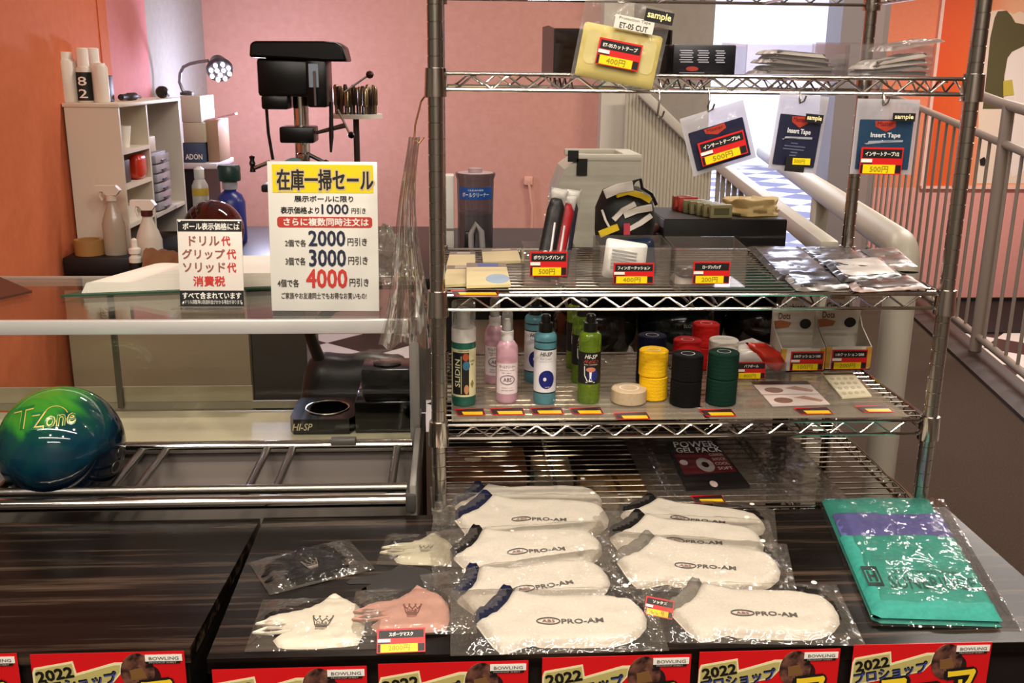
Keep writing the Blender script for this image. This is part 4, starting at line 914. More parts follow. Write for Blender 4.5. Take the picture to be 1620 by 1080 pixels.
# blue and green bottles with black caps
def flask(px, py, dy, label, liquid, dark, grp, green):
    p = spot(px, py, zc); p.y += dy; t = thing('cleaner_bottle', label, 'bottle', p, group=grp); r = .0205
    MB().lathe([(r*.93, 0), (r, .003), (r, .124), (r*.97, .128), (r*.8, .1325), (r*.55, .134)], 28).build('body', liquid, t)
    MB().lathe([(r*.62, .132), (r*.62, .150), (r*.55, .151)], 20).build('collar', BLACK, t)
    MB().lathe([(r*.42, .15), (r*.42, .163), (r*.3, .166), (0, .166)], 16).build('pump', BLACK, t)
    lb = MB(); rl_2 = r*1.006; w_ = wrap(None, rl_2+.0005)
    if not green:
        v0, v1 = .022, .1045; lb.lathe([(rl_2, v0), (rl_2, v1)], 28, 0); lb.lathe([(rl_2+.0002, v1-.0016), (rl_2+.0002, v1+.0006)], 28, 1); lb.lathe([(rl_2+.0002, v0-.0006), (rl_2+.0002, v0+.0016)], 28, 1); lb.lathe([(r*1.003, .1165), (r*1.003, .1185)], 28, 1)
        lb.text('HI-SP', .023, .0075, (.0, .096), 1, .04, .3, fn=w_); lb.text('Real Cleaner', .022, .004, (0, .0875), 3, 0, .2, fn=w_); lb.text('BOWLING BALL CLEANER', .027, .0016, (0, .082), 3, 0, fn=w_)
        curvell(rl_2+.0004, .0015, .048, .0150, .0175, 2, lb); curvell(rl_2+.0008, -.002, .049, .003, .0035, 0, lb)
        lb.text('HI-SP', .008, .0022, (.003, .034), 0, .03, fn=lambda u_, v_: (lambda q_: (q_[0]*1.02, q_[1]*1.02, q_[2]))(w_(u_, v_)))
        lb.build('label', [mat('#e6e4e6', .4), mat('#14141c', .4), mat('#18206e', .35), mat('#9b99a2', .5)], t, 0)
    else:
        v0, v1 = .038, .098; lb.lathe([(rl_2, v0), (rl_2, v1)], 28, 0)
        lb.text('HI-SP', .024, .0078, (0, .0905), 1, .04, .3, fn=w_); lb.text('RED', .03, .0055, (0, .081), 2, .02, .4, fn=w_); lb.text('BALL CLEANER', .026, .0018, (0, .0755), 1, 0, fn=w_)
        curvell(rl_2+.0004, .004, .056, .0095, .0115, 3, lb); curvell(rl_2+.0006, .0, .066, .009, .0045, 4, lb)
        lb.tube([w_(-.012, .072), w_(-.0115, .055), w_(-.006, .044)], .0009, 6, 1)
        lb.add([w_(*c_) for c_ in ((-.003, .066), (.002, .066), (.001, .05), (.004, .043), (-.004, .043), (-.002, .05))], [(0, 5, 4, 3, 2, 1)], 1)
        lb.tube([w_(-.009, .0418), w_(.008, .0418)], .0007, 6, 1)
        lb.build('label', [INK, WHITE, mat('#b0402e', .4), mat('#1d2b78', .35), mat('#c2785e', .4)], t, 0)
    return t
BLQ = film('blue_liquid', '#a9dce6', .05, .08, .42, '#7cc8d6', edge=.4); GLQ = tint('green_liquid', '#8fb32c')
for args in ((862, 638, .012, 'blue cleaner bottle with a white label and black cap, front one', False), (846, 604, .014, 'blue cleaner bottle half hidden behind the front blue one', False)): flask(args[0], args[1], args[2], args[3], BLQ, None, 'blue cleaner bottles', False)
GLS = film('green_bottle_liquid', '#c3dc55', .05, .06, .30, '#9cc238', edge=.45)
for args in ((932, 637, .012, 'green cleaner bottle with a black label, front one'), (921, 606, .014, 'green cleaner bottle just behind the front green one'), (912, 584, .016, 'green cleaner bottle furthest back of the three green ones')): flask(args[0], args[1], args[2], args[3], GLS, None, 'green cleaner bottles', True)
# ---- rolls of tape
def roll(px, py, dy, R1, h_, label, m, core='#cfcbc4', z=None, r0=.45, nm='tape_roll', at=None):
    if at is None: p = spot(px, py, zc); p.y += dy
    else: p = Vector(at)
    t = thing(nm, label, 'tape', p)
    e_ = min(.002, h_*.1); q = MB(); pf = [(R1*r0, 0), (R1-e_, 0), (R1, e_)]
    k = 7
    for i in range(1, k): pf += [(R1, h_*i/k), (R1*(.996 if h_ > .03 else 1), h_*i/k+.0006), (R1, h_*i/k+.0012)]
    pf += [(R1, h_-e_), (R1-e_, h_), (R1*r0, h_)]
    q.lathe(pf, 36).build('roll', m, t)
    MB().lathe([(R1*r0*.9, 0), (R1*r0, 0), (R1*r0, h_*1.002), (R1*r0*.9, h_*1.002), (R1*r0*.86, h_-.0025), (0, h_-.0025)], 24).build('core', mat(core, .5), t); return t
CL = lambda h: noisy('cohesive_'+h[1:], h, h, (300, 300, 300), .85, .35, spec=.15)
YT_, KT, GT, NT, RT, WT, TT = CL('#e8b516'), CL('#0a0a0b'), CL('#0d2b20'), CL('#11142e'), CL('#bb1d1b'), CL('#d6d0c4'), noisy('tan_tape', '#c5ae8d', '#bba483', (200, 200, 200), .7, .1)
def hgt(px, py0, py1, Y): return P(px, py0, Y=Y).z-P(px, py1, Y=Y).z
rr_ = roll(999, 643, .031, .0325, .0265, 'flat tan tape roll at the front beside the green bottles', TT, '#e9e4da', r0=.55)
MB().lathe([(.0, .004), (.0145, .004)], 24).build('core_print', mat('#1f3c86', .4), rr_)
p1 = spot(1037, 636, zc); p1.y += .027
hy = .045
roll(0, 0, 0, .0265, hy, 'lower of the two stacked yellow tape rolls', YT_, at=p1); roll(0, 0, 0, .0268, hy*1.08, 'upper of the two stacked yellow tape rolls', YT_, at=p1+Vector((-.002, 0, hy+.0004)))
def pair(px, py, R1, h_, m, c_, l1, l2, dy):
    p = spot(px, py, zc); p.y += dy; roll(0, 0, 0, R1, h_, l1, m, at=p); roll(0, 0, 0, R1, h_, l2, m, at=p+Vector((.0004, 0, h_+.0003)))
pair(1089, 646, .0283, .048, KT, '', 'lower of the two stacked black tape rolls in front', 'upper of the two stacked black tape rolls in front', .028)
pair(1146, 644, .0280, .049, GT, '', 'lower of the two stacked dark green tape rolls', 'upper of the two stacked dark green tape rolls', .028)
pair(1033, 612, .0280, .048, NT, '', 'lower navy tape roll behind the yellow ones', 'upper navy tape roll behind the yellow ones', .032)
pair(1089, 618, .0270, .047, RT, '', 'lower red tape roll right behind the black ones', 'upper red tape roll right behind the black ones', .031)
pair(1119, 588, .0275, .047, RT, '', 'lower red tape roll furthest back', 'upper red tape roll furthest back', .034)
pair(1147, 616, .0285, .046, WT, '', 'lower white tape roll behind the green ones', 'upper white tape roll behind the green ones', .032)
# ---- puff ball pack in its clear bin
def bin_(name, label, x0, x1, y0, y1, z, h_, hb=None, lean=0.0, m=ACRYL, cat='bin'):
    t = thing(name, label, cat, ((x0+x1)/2, y0, z)); w_ = x1-x0; d_ = y1-y0; hb = hb or h_*1.25; th = .0016
    MB().box((0, d_/2, th/2), (w_, d_, th)).build('base', m, t)
    MB().box((0, th/2, h_/2), (w_, th, h_)).build('front_panel', m, t)
    MB().box((0, d_-th/2, hb/2), (w_, th, hb)).build('back_panel', m, t)
    for s_ in (-1, 1): MB().prism([(0, 0), (d_, 0), (d_, hb), (0, h_)], -th/2, th/2, 0, Matrix(((0, 0, 1, s_*(w_/2-th/2)), (1, 0, 0, 0), (0, 1, 0, 0), (0, 0, 0, 1)))).build('side_panel', m, t)
    return t
yb = P(1190, 600, z=zc).y
xl, xr = P(1140, 590, Y=yb).x, P(1243, 590, Y=yb).x
pbn = bin_('clear_bin', 'clear bin with a price card reading 400 yen behind the green tape rolls', xl, xr, yb, yb+.09, zc, .034, .045)
sx_, sz_, w_, h_ = sizeat(1170, 1215, 572, 599, yb)
ptag(pbn, .058, h_, 'パフボール', '400円', UP(sx_-.006-(xl+xr)/2, -.001, sz_-zc))
pk = thing('puff_ball_pack', 'red and white packet of a puff ball in the clear bin', 'packet', (P(1192, 560, Y=yb+.04).x, yb+.045, zc+.0022))
MB().puff([(-.052, 0), (.05, 0), (.062, .02), (.04, .052), (.0, .068), (-.045, .055)], .03, .03, .008, 0, 0, .004, 30).build('packet', mat('#d6d0c8', .3, coat=.4), pk, 60, UP(0, .012, 0))
MB().puff([(-.022, .066), (.02, .064), (.050, .046), (.064, .021), (.05, .002), (.012, .026)], .008, .012, .007, .027, 0, .002, 30).build('red_panel', mat('#c8301f', .25, coat=.5), pk, 60, UP(0, .012, 0))
MB().text('ULTRA PUFF', .045, .009, (-.005, .018, .0305), 0, .03).build('lettering', mat('#3a3632', .5), pk, 0, UP(0, .012, 0))
# ---- two cushion display boxes
def dbox(px0, px1, pyb, pyt, pbt, name2, price, label, tx0, tx1, ty0, ty1):
    yb = P((px0+px1)/2, pyb, z=zc).y; xl, xr = P(px0, pyb-20, Y=yb).x, P(px1, pyb-20, Y=yb).x; w_ = xr-xl; d_ = .075
    t = thing('display_box', label, 'box', ((xl+xr)/2, yb, zc+.0005), group='cushion display boxes'); hf_ = P(px0, pyt, Y=yb).z-zc; hb_ = P((px0+px1)/2, pbt, Y=yb+d_).z-zc
    cm = mat('#d6cfc2', .5); om_ = mat('#cf9a3a', .5)
    MB().box((0, d_/2, .001), (w_, d_, .002)).build('tray_base', cm, t)
    fp = MB(); fp.box((0, .001, hf_/2), (w_, .002, hf_), 0)
    for s_ in (-1, 1): fp.add([(s_*w_/2*.82, -.0004, .004), (s_*w_/2, -.0004, .004), (s_*w_/2, -.0004, hf_), (s_*w_/2*.74, -.0004, hf_)], [(0, 1, 2, 3)], 1)
    fp.build('front_panel', [cm, om_], t, 0)
    for s_ in (-1, 1): MB().prism([(0, 0), (d_, 0), (d_, hb_*.72), (d_*.75, hb_*.55), (0, hf_)], -.001, .001, 0, Matrix(((0, 0, 1, s_*(w_/2-.001)), (1, 0, 0, 0), (0, 1, 0, 0), (0, 0, 0, 1)))).build('side_panel', cm, t, 0)
    bk = MB(); hbk = hb_; bk.prism([(-w_/2, 0), (w_/2, 0), (w_/2, hbk*.80), (w_*.30, hbk*.82), (w_*.28, hbk*.92), (w_*.1, hbk*1.08), (-w_*.12, hbk*1.08), (-w_*.3, hbk*.92), (-w_*.32, hbk*.80), (-w_/2, hbk*.78)], 0, .0016, 0, UP(0, d_, 0)); bk.build('header_card', mat('#e3dccf', .5), t, 0)
    H_ = UP(0, d_-.002, 0)
    MB().text('Cushions,', w_*.55, hbk*.11, (-.01*w_, hbk*.83, .001), 0, .03).build('lettering', mat('#24150f', .5), t, 0, H_)
    MB().text('Dots', w_*.28, hbk*.10, (-w_*.22, hbk*.70, .001), 0, .03).build('lettering', mat('#7a4a2c', .5), t, 0, H_)
    ov = MB(); ov.prism([(a+w_*.28, b+hbk*.58) for a, b in ell(w_*.13, hbk*.075)], 0, .001, 0); ov.build('oval_mark', INK, t, 0, H_)
    MB().prism([(-w_*.49, hbk*.5), (-w_*.1, hbk*.53), (-w_*.05, hbk*.60), (-w_*.3, hbk*.64), (-w_*.49, hbk*.62)], 0, .0008).build('orange_print', mat('#c07850', .5), t, 0, H_)
    MB().prism([(-w_*.2, hbk*.94), (w_*.1, hbk*.93), (w_*.12, hbk*1.0), (-.02*w_, hbk*1.06), (-w_*.18, hbk*1.0)], 0, .0008).build('hand_print', mat('#b98a6a', .5), t, 0, H_)
    sx_, sz_, w2_, h2_ = sizeat(tx0, tx1, ty0, ty1, yb); ptag(t, w2_, h2_, name2, price, UP(sx_-(xl+xr)/2, -.0014, sz_-zc)); return t
dbox(1235, 1305, 588, 552, 468, '1/8クッション100', '100円', 'cushion display box with the card reading 100 yen', 1250, 1302, 556, 586)
dbox(1306, 1378, 585, 549, 466, '1/8クッション200', '200円', 'cushion display box with the card reading 200 yen, right one', 1315, 1371, 553, 584)
# ---- leaflets lying on the liner
def quad(pxs, z): return [P(x, y, z=z) for x, y in pxs]
def flatcard(name, label, cat, pxs, z, m, th=.0012, group=None):
    q = quad(pxs, z); c_ = sum(q, Vector())/4; t = thing(name, label, cat, (c_.x, c_.y, z), group=group)
    MB().prism([(v.x-c_.x, v.y-c_.y) for v in q], 0, th).build('card', m, t, 0)
    q0 = [v-c_ for v in q]
    def uv(u_, v_): a = q0[3].lerp(q0[2], u_); b = q0[0].lerp(q0[1], u_); p = a.lerp(b, v_); return (p.x, p.y)
    def put(nm, poly, mm, zz=.0003): MB().prism([uv(*k) for k in poly], th, th+zz).build(nm, mm, t, 0)
    return t, uv, put
t, uv, put = flatcard('leaflet', 'pale leaflet with brown hand pictures lying by the shelf front', 'leaflet', [(1187, 604), (1277, 604), (1313, 640), (1222, 643)], zc+.0002, mat('#d9c8c0', .35, coat=.3))
put('header_strip', [(0, 1), (1, 1), (1, .86), (0, .86)], mat('#2b1f1d', .4)); put('fold_line', [(0, .45), (1, .45), (1, .42), (0, .42)], mat('#a5948c', .5))
for cx_, cy_ in ((.27, .62), (.27, .2)): put('oval_picture', ell(.16, .11, 18, (cx_, cy_)), mat('#7d5a4a', .45), .0005)
put('hand_picture', [(.5, .7), (.7, .78), (.95, .6), (.9, .52), (.7, .6)], mat('#a07a66', .45), .0005); put('hand_picture', [(.5, .3), (.7, .36), (.95, .16), (.88, .1), (.7, .2)], mat('#a07a66', .45), .0005)
t, uv, put = flatcard('blister_card', 'cream card of small round pads lying right of the leaflet', 'card', [(1299, 591), (1348, 590), (1379, 628), (1332, 631)], zc+.0002, mat('#ddd3ae', .4, coat=.3), .003)
put('header_strip', [(.02, .98), (.98, .98), (.98, .88), (.02, .88)], mat('#4b4436', .4))
for i in range(4):
    for j in range(4): put('pad', ell(.07, .05, 10, (.18+i*.21, .15+j*.19)), mat('#b6a98a', .5), .0006)
# ---- label strips along the shelf fronts
def strip(px0, px1, py0, py1, z, label, dark=False, shelf='c'):
    a = P(px0, py1, z=z+.001); b = P(px1, py1, z=z+.001); c_ = P((px0+px1)/2, py0, z=z+.004)
    w_ = (b-a).length; t = thing('price_label', label, 'price label', ((a.x+b.x)/2, a.y, z+.0006), (.10, 0, 0), 'small price labels on shelf edges')
    d_ = .030
    q = MB(); q.add([(-w_/2-.006, 0, 0), (w_/2, 0, 0), (w_/2-.002, d_, 0), (-w_/2-.012, d_, 0)], [(0, 1, 2, 3)], 0)
    q.add([(-w_/2-.006, d_*.1, .0004), (w_/2-.001, d_*.1, .0004), (w_/2-.003, d_*.98, .0004), (-w_/2-.01, d_*.80, .0004)], [(0, 1, 2, 3)], 1)
    q.add([(-w_/2+.004, .002, .0007), (w_/2-.004, .002, .0007), (w_/2-.005, d_*.5, .0007), (-w_/2+.001, d_*.5, .0007)], [(0, 1, 2, 3)], 2)
    q.build('label', [RED, PURPK, mat('#d9b21a', .4)], t, 0)
for a in ((730, 768, 650, 657, 'teal bottle'), (786, 831, 650, 656, 'front pink bottle'), (850, 893, 650, 655, 'front blue bottle'), (914, 956, 649, 655, 'front green bottle'), (984, 1030, 655, 663, 'tan tape roll'), (1122, 1166, 652, 658, 'black and green rolls'), (1274, 1320, 649, 655, 'pale leaflet'), (1372, 1416, 646, 652, 'cream pad card')):
    strip(a[0], a[1], a[2], a[3], zc, 'small red and yellow price label in front of the '+a[4])
# ============================================================ shelf b
zb_s = shy('b')
def tpack(pxs, label, z, blue, header=True):
    t, uv, put = flatcard('tape_packet', label, 'packet', pxs, z, mat('#d6c894', .4, coat=.3), .005, 'beige tape packets')
    put('header', [(0, 1), (1, 1), (1, .80), (0, .80)], mat('#6d6455', .4, coat=.3)); put('header_strip', [(.28, .97), (.80, .97), (.80, .83), (.28, .83)], mat('#26418f', .4) if blue else mat('#a79a86', .4), .0006)
    if blue: put('blue_oval', [(.45+.55*min(1, max(0, a+.5)), .25+b) for a, b in ell(.5, .2, 20)], mat('#8aa3ba', .4), .0006)
    return t
tpack([(738, 420), (800, 420), (808, 454), (738, 456)], 'beige tape packet with a blue header strip, front one', zb_s+.010, True)
tpack([(712, 402), (752, 402), (752, 424), (706, 425)], 'beige tape packet at the back left of the tape packets', zb_s, False)
tpack([(762, 398), (818, 396), (824, 416), (764, 418)], 'beige tape packet at the back right of the tape packets', zb_s, False)
tpack([(708, 424), (752, 424), (746, 452), (700, 455)], 'beige tape packet half under the front one', zb_s, False)
strip(724, 790, 458, 467, zb_s, 'wide red and yellow price label in front of the beige tape packets')
def sbin(px0, px1, pyb, pyt, dep, hb, label, nm, price, tx):
    yb = P((px0+px1)/2, pyb, z=zb_s).y; xl, xr = P(px0, pyb-15, Y=yb).x, P(px1, pyb-15, Y=yb).x
    h_ = P((px0+px1)/2, pyt, Y=yb).z-zb_s; t = bin_('clear_bin', label, xl, xr, yb, yb+dep, zb_s+.0006, h_, h_*hb, m=film('bin_plastic', '#f8f6f4', .025, .06, .06, '#d0c8c0', edge=.4))
    sx_, sz_, w_, h2_ = sizeat(tx[0], tx[1], tx[2], tx[3], yb); ptag(t, w_, h2_, nm, price, UP(sx_-(xl+xr)/2, -.0012, sz_-zb_s))
    return (xl+xr)/2, yb, xr-xl, h_
bx, by, bw_, bh = sbin(829, 912, 453, 396, .075, 1.05, 'clear bin of bowling wrist bands with a 500 yen card', 'ボウリングバンド', '500円', (838, 897, 398, 437))
def band(i, dx, lean, h_, main, label, stripe=None):
    t = thing('wrist_band_pack', label, 'packet', (bx+dx, by+.018+.016*i, zb_s+.003), (-.22, lean, 0), group='bowling wrist band packs')
    w_ = .036
    q = MB().puff(rect(w_, h_, .006), .011, .01, .006, 0, 0, .002, 50, i); q.build('clear_sleeve', BAG, t, 60, UP(0, .0, h_/2))
    MB().puff([(-w_*.42, -h_*.48), (w_*.42, -h_*.48), (w_*.42, h_*.28), (w_*.2, h_*.38), (-w_*.3, h_*.38), (-w_*.42, h_*.25)], .009, .008, .006, .0008, 0, .001, 50, i).build('band', main, t, 60, UP(0, -.0025, h_/2))
    MB().puff([(-w_*.3, h_*.36), (w_*.2, h_*.36), (w_*.40, h_*.30), (w_*.44, h_*.47), (-w_*.44, h_*.47)], .006, .006, .006, .001, 0, .002, 50, i).build('white_header', mat('#d5cfc8', .4), t, 60, UP(0, -.003, h_/2))
    MB().tube([(-w_*.05, -.011, h_*.1), (w_*.12, -.012, h_*.35), (w_*.05, -.0115, h_*.62)], .0022, 6).build('white_strap', mat('#dcd6d4', .4), t)
    MB().lathe([(0, 0), (.005, 0), (.0045, .002), (0, .0028)], 14, 0).build('snap_button', mat('#e6e0dd', .3), t, T=UP(-w_*.12, -.0105, h_*.3)); return t
band(0, -.014, .20, .172, mat('#17100f', .45), 'black wrist band pack leaning at the left of the clear bin')
band(1, .004, .22, .160, mat('#a81822', .45), 'red wrist band pack in the middle of the clear bin')
band(2, .020, .16, .165, mat('#26243a', .45), 'navy wrist band pack at the right of the clear bin')
bx, by, bw_, bh = sbin(948, 1060, 454, 392, .09, 1.1, 'clear bin of thumb items with a 400 yen card', 'フィンガークッション', '400円', (970, 1034, 416, 449))
it = thing('sleeve_packet', 'white printed packet tilted in the 400 yen bin', 'packet', (bx-.018, by+.02, zb_s+.009), (-.35, .16, 0))
MB().puff(rect(.075, .07, .006), .008, .01, .007, 0, 0, .002, 40).build('packet', mat('#dcdcd8', .35, coat=.3), it, 60, UP(0, 0, .035))
for k in range(6): MB().box((-.004, k*.006-.012, .0098), (.045, .002, .0006)).build('printed_line', mat('#8d9296', .5), it, 0, UP(0, -.001, .03))
it = thing('blue_pouch', 'dark blue clear pouch at the back of the 400 yen bin', 'pouch', (bx+.01, by+.06, zb_s+.003), (-.25, -.1, 0))
MB().puff(rect(.085, .07, .01), .012, .014, .008, 0, 0, .005, 40).build('pouch', mat('#1c2a40', .25, coat=.4), it, 60, UP(0, 0, .036))
bx, by, bw_, bh = sbin(1066, 1180, 455, 394, .09, 1.1, 'clear bin of rosin bags with a 200 yen card', 'ロージンバッグ', '200円', (1096, 1154, 414, 449))
for k, (dx, h_, m_, l_) in enumerate(((-.02, .0, mat('#cfc6bc', .4, coat=.3), 'pale rosin packet lying in the 200 yen bin'), (-.012, .014, mat('#4d3a33', .3, coat=.4), 'brown rosin packet lying on the pale one'))):
    t = tag(MB().puff(rect(.075, .06, .012), .012, .014, .008, 0, 0, .003, 40, k).build('rosin_packet', m_, None, 60), l_, 'packet', loc=(bx+dx, by+.045, zb_s+.003+h_))
# bundle of gloves
gb = thing('glove_bundle', 'bundle of black gloves with white and yellow stripes behind the 400 yen bin', 'gloves', (P(990, 400, Y=.26).x, .27, zb_s+.001))
gy = .27
def gp(px, py): q = P(px, py, Y=gy); return (q.x-gb.location.x, q.z-gb.location.z)
MB().puff([gp(*k) for k in ((946, 392), (1036, 392), (1042, 350), (1036, 312), (1015, 298), (985, 293), (957, 302), (945, 330), (944, 365))], .05, .045, .012, 0, 0, .01, 22).build('gloves', mat('#0e0d0e', .6), gb, 60, UP(0, .03, 0))
def stripe(pts, w_, m_, nm, d_=.0):
    pp = [Vector(gp(*k)) for k in pts]; q = MB(); vs = []
    for i, p in enumerate(pp):
        t_ = (pp[min(i+1, len(pp)-1)]-pp[max(i-1, 0)]).normalized(); n_ = Vector((-t_.y, t_.x)); vs += [p+n_*w_/2, p-n_*w_/2]
    f3 = [(v.x, v.y, .054+d_) for v in vs]+[(v.x, v.y, .046+d_) for v in vs]; n = len(vs)
    fs = [(2*i, 2*i+1, 2*i+3, 2*i+2) for i in range(len(pp)-1)]+[(n+2*i, n+2*i+2, n+2*i+3, n+2*i+1) for i in range(len(pp)-1)]+[(2*i, 2*i+2, n+2*i+2, n+2*i) for i in range(len(pp)-1)]+[(2*i+1, n+2*i+1, n+2*i+3, 2*i+3) for i in range(len(pp)-1)]
    q.add(f3, fs); q.build(nm, m_, gb, 30, UP(0, .03, 0))
WS, YS_ = mat('#d8cfc4', .5), mat('#d9b71c', .5)
stripe([(954, 305), (975, 296), (998, 292)], .017, WS, 'white_stripe', .002); stripe([(972, 306), (990, 301), (1012, 307), (1026, 315)], .011, YS_, 'yellow_stripe'); stripe([(968, 345), (982, 330), (1002, 320)], .009, WS, 'white_stripe'); stripe([(984, 338), (1004, 330), (1028, 326)], .012, WS, 'white_stripe'); stripe([(990, 360), (1010, 350), (1027, 338)], .009, WS, 'white_stripe', .001)
stripe([(950, 330), (955, 345), (961, 356)], .004, WS, 'white_stripe'); stripe([(946, 368), (960, 362), (975, 356)], .012, YS_, 'yellow_stripe', .001); stripe([(988, 350), (988, 368)], .012, mat('#b53a4c', .5), 'pink_stripe', .003)
MB().tube([Vector((gp(*k)[0], -.02, gp(*k)[1])) for k in ((995, 296), (1000, 285), (1010, 281), (1013, 296), (1028, 305), (1035, 322))], .0035, 8).build('strap_loop', BLACK, gb)
# black box with a row of cards and a yellow bag on its lid
bk = thing('black_box', 'long black box with card packs and a yellow bag on its lid', 'box', (0, 0, 0))
yk = .56; A0 = P(1048, 391, Y=yk); A1 = P(1246, 348, Y=yk); bx0, bx1, bz0, bz1 = A0.x, A1.x, 1.0305, A1.z
MB().box(((bx0+bx1)/2, yk+.1, (bz0+bz1)/2), (bx1-bx0, .2, bz1-bz0), 0, bev=.002).build('box', mat('#0b090a', .4), bk)
MB().box(((bx0+bx1)/2, yk+.1, bz1+.0008), (bx1-bx0-.004, .196, .0016), 0).build('lid', mat('#232022', .45), bk)
bz1 += .0018
for k in range(2):
    t = thing('pink_roll', ['upper', 'lower'][k]+' pink and brown roll beside the black box', 'roll', P(1035, (352, 372)[k], Y=.30))
    t.location = (bx0-.018, .60, 1.03+.07+.0135+(1-k)*.0235)
    MB().tube([(-.014, -.02, 0), (.013, .02, 0)], .0112, 14).build('roll', mat('#7b4d45', .5), t); MB().tube([(-.015, -.0215, 0), (-.0142, -.0203, 0)], .009, 14).build('end', mat('#cf8f86', .5), t)
CC = ['#8a2c1f', '#c9433a', '#8e8d5c', '#a5a074', '#969262', '#a09a6e', '#b0a97c']
n_c = 7
for k in range(n_c):
    u_ = k/(n_c-1); px = 1088+u_*40; t = thing('card_pack', 'small boxed card pack in the row on the black lid', 'pack', (P(px, 345, Y=yk+.08).x, yk+.15-.13*u_, bz1), (0, 0, .1), 'row of card packs on the black box')
    h_ = .034 if k < 2 else .030
    MB().box((0, 0, h_/2), (.052 if k > 1 else .045, .014, h_), 0, bev=.002).build('pack', mat(CC[k], .4, coat=.3), t)
    MB().box((0, -.0072, h_*.5), (.036, .0006, h_*.5), 0).build('front_panel', mat('#6d6a48' if k > 1 else '#d8604e', .4), t)
yb2 = thing('yellow_bag', 'crumpled pale yellow paper bag on the black box', 'bag', (P(1188, 340, Y=yk+.1).x, yk+.1, bz1))
YBm = noisy('yellow_paper', '#dcc48a', '#c9ad72', (18, 18, 18), .6, .3, bscale=40)
def yb_f(a, b):
    th = a*2*PI; n_ = noise.noise(Vector((math.cos(th)*1.8, math.sin(th)*1.8, b*3)))
    r1 = 1+.22*n_; z = .0005+b*.034+.012*n_*b
    k_ = (1-b*.18) if b < .9 else (1-b*.18)*(1-(b-.9)*9.9)
    return (.068*k_*r1*math.cos(th)*(1 if math.cos(th) > 0 else 1.08), .058*k_*r1*math.sin(th), z)
MB().grid(yb_f, 36, 20).build('bag', YBm, yb2, 25)
# flat silver and black packets
def fpack(pxs, dz, label, m1, m2, k, tl):
    z = zb_s+.0006+dz; q = quad(pxs, z); c_ = sum(q, Vector())/4; t = thing('flat_packet', label, 'packet', (c_.x, c_.y, z), (tl, 0, 0), 'flat packets at the right of the second shelf')
    MB().puff([(v.x-c_.x, v.y-c_.y) for v in q], .005, .012, .012, 0, 0, .0025, 60, k).build('packet', m1, t, 40)
    q0 = [(v-c_)*.8 for v in q]
    MB().puff([(v.x, v.y) for v in q0], .0015, .006, .012, .0052, 0, .003, 55, k+3).build('window', m2, t, 40)
SIL = mat('#a8a6b4', .22, .75, 'silver_foil'); BKF = mat('#141214', .25, 0, 'black_foil', coat=.5); GYF = mat('#77706c', .25, .4, 'grey_foil'); PKF = mat('#a08a84', .3, .2, 'dusty_foil')
fpack([(1180, 393), (1268, 395), (1322, 432), (1232, 440)], .004, 'silver foil packet with a black border nearest the black box', BKF, SIL, 1, .03)
fpack([(1260, 394), (1345, 393), (1385, 420), (1300, 426)], .004, 'grey packet behind the middle of the flat packets', BKF, GYF, 2, .02)
fpack([(1230, 430), (1320, 424), (1352, 455), (1262, 462)], .001, 'dark packet at the front left of the flat packets', GYF, BKF, 3, 0)
fpack([(1300, 415), (1392, 409), (1430, 436), (1332, 444)], .011, 'black and white packet lying across the others', BKF, mat('#c9c4be', .3, .2), 4, .03)
fpack([(1350, 398), (1418, 394), (1452, 420), (1392, 424)], .004, 'pinkish packet at the back right of the flat packets', PKF, GYF, 5, .02)
fpack([(1335, 444), (1440, 436), (1470, 456), (1352, 463)], .003, 'pale packet at the front right corner of the second shelf', PKF, BKF, 6, 0)
# ============================================================ shelf a (top visible one)
za = shy('a')
def ya(px, py, z, dy): return P(px, py, z=z).y+dy
hold = thing('acrylic_holder', 'dark acrylic holder standing behind the hanging yellow tape bag', 'holder', (P(968, 118, Y=.12).x, .12, za+.0006))
x0, _, w_, h_ = sizeat(880, 1064, 38, 118, .12)
DKA = film('dark_acrylic', '#3a2a28', .08, .06, .55, '#2a1e1c', edge=.4)
MB().box((0, .11, .0015), (w_, .22, .003)).build('base', DKA, hold)
for s_ in (-1, 1): MB().prism([(0, 0), (.22, 0), (.22, h_*1.02), (.12, h_), (.0, h_*.88)], -.0015, .0015, 0, Matrix(((0, 0, 1, s_*w_/2), (1, 0, 0, 0), (0, 1, 0, 0), (0, 0, 0, 1)))).build('side_panel', DKA, hold, 0)
MB().box((0, .22, h_*.5), (w_, .003, h_)).build('back_panel', DKA, hold)
MB().box((0, .0, h_*.3), (w_, .003, h_*.6)).build('front_panel', DKA, hold)
bx_ = thing('black_carton', 'black carton with small white print right of the hanging yellow tape bag', 'carton', (P(1113, 118, Y=.07).x, .07, za+.0006))
x0, _, w_, h_ = sizeat(1064, 1163, 71, 119, .07)
MB().box((0, .07, h_/2), (w_, .14, h_), 0, bev=.002).build('carton', mat('#101018', .35), bx_)
q = MB()
for c_ in range(3):
    for r_ in range(6): q.box((-w_*.30+c_*w_*.27+.002*(r_ % 2), h_*(.80-.075*r_), .0), (w_*(.20-.03*((r_*3+c_) % 3)), h_*.035, .0006))
q.build('small_print', mat('#a9a9b5', .5), bx_, 0, UP(0, -.0004, 0))
MB().prism(ell(w_*.10, h_*.08, 20, (-w_*.19, h_*.2)), 0, .0008).build('red_mark', mat('#a8382e', .4), bx_, 0, UP(0, -.0001, 0))
q = MB(); q.box((-.19*w_, h_*.07, 0), (w_*.4, h_*.03, .0005)).build('print_line', mat('#8a8a95', .5), bx_, 0, UP(0, -.0003, 0))
CLB = film('clear_box', '#f8f6f6', .025, .05, .06, '#d9d3d0', edge=.4)
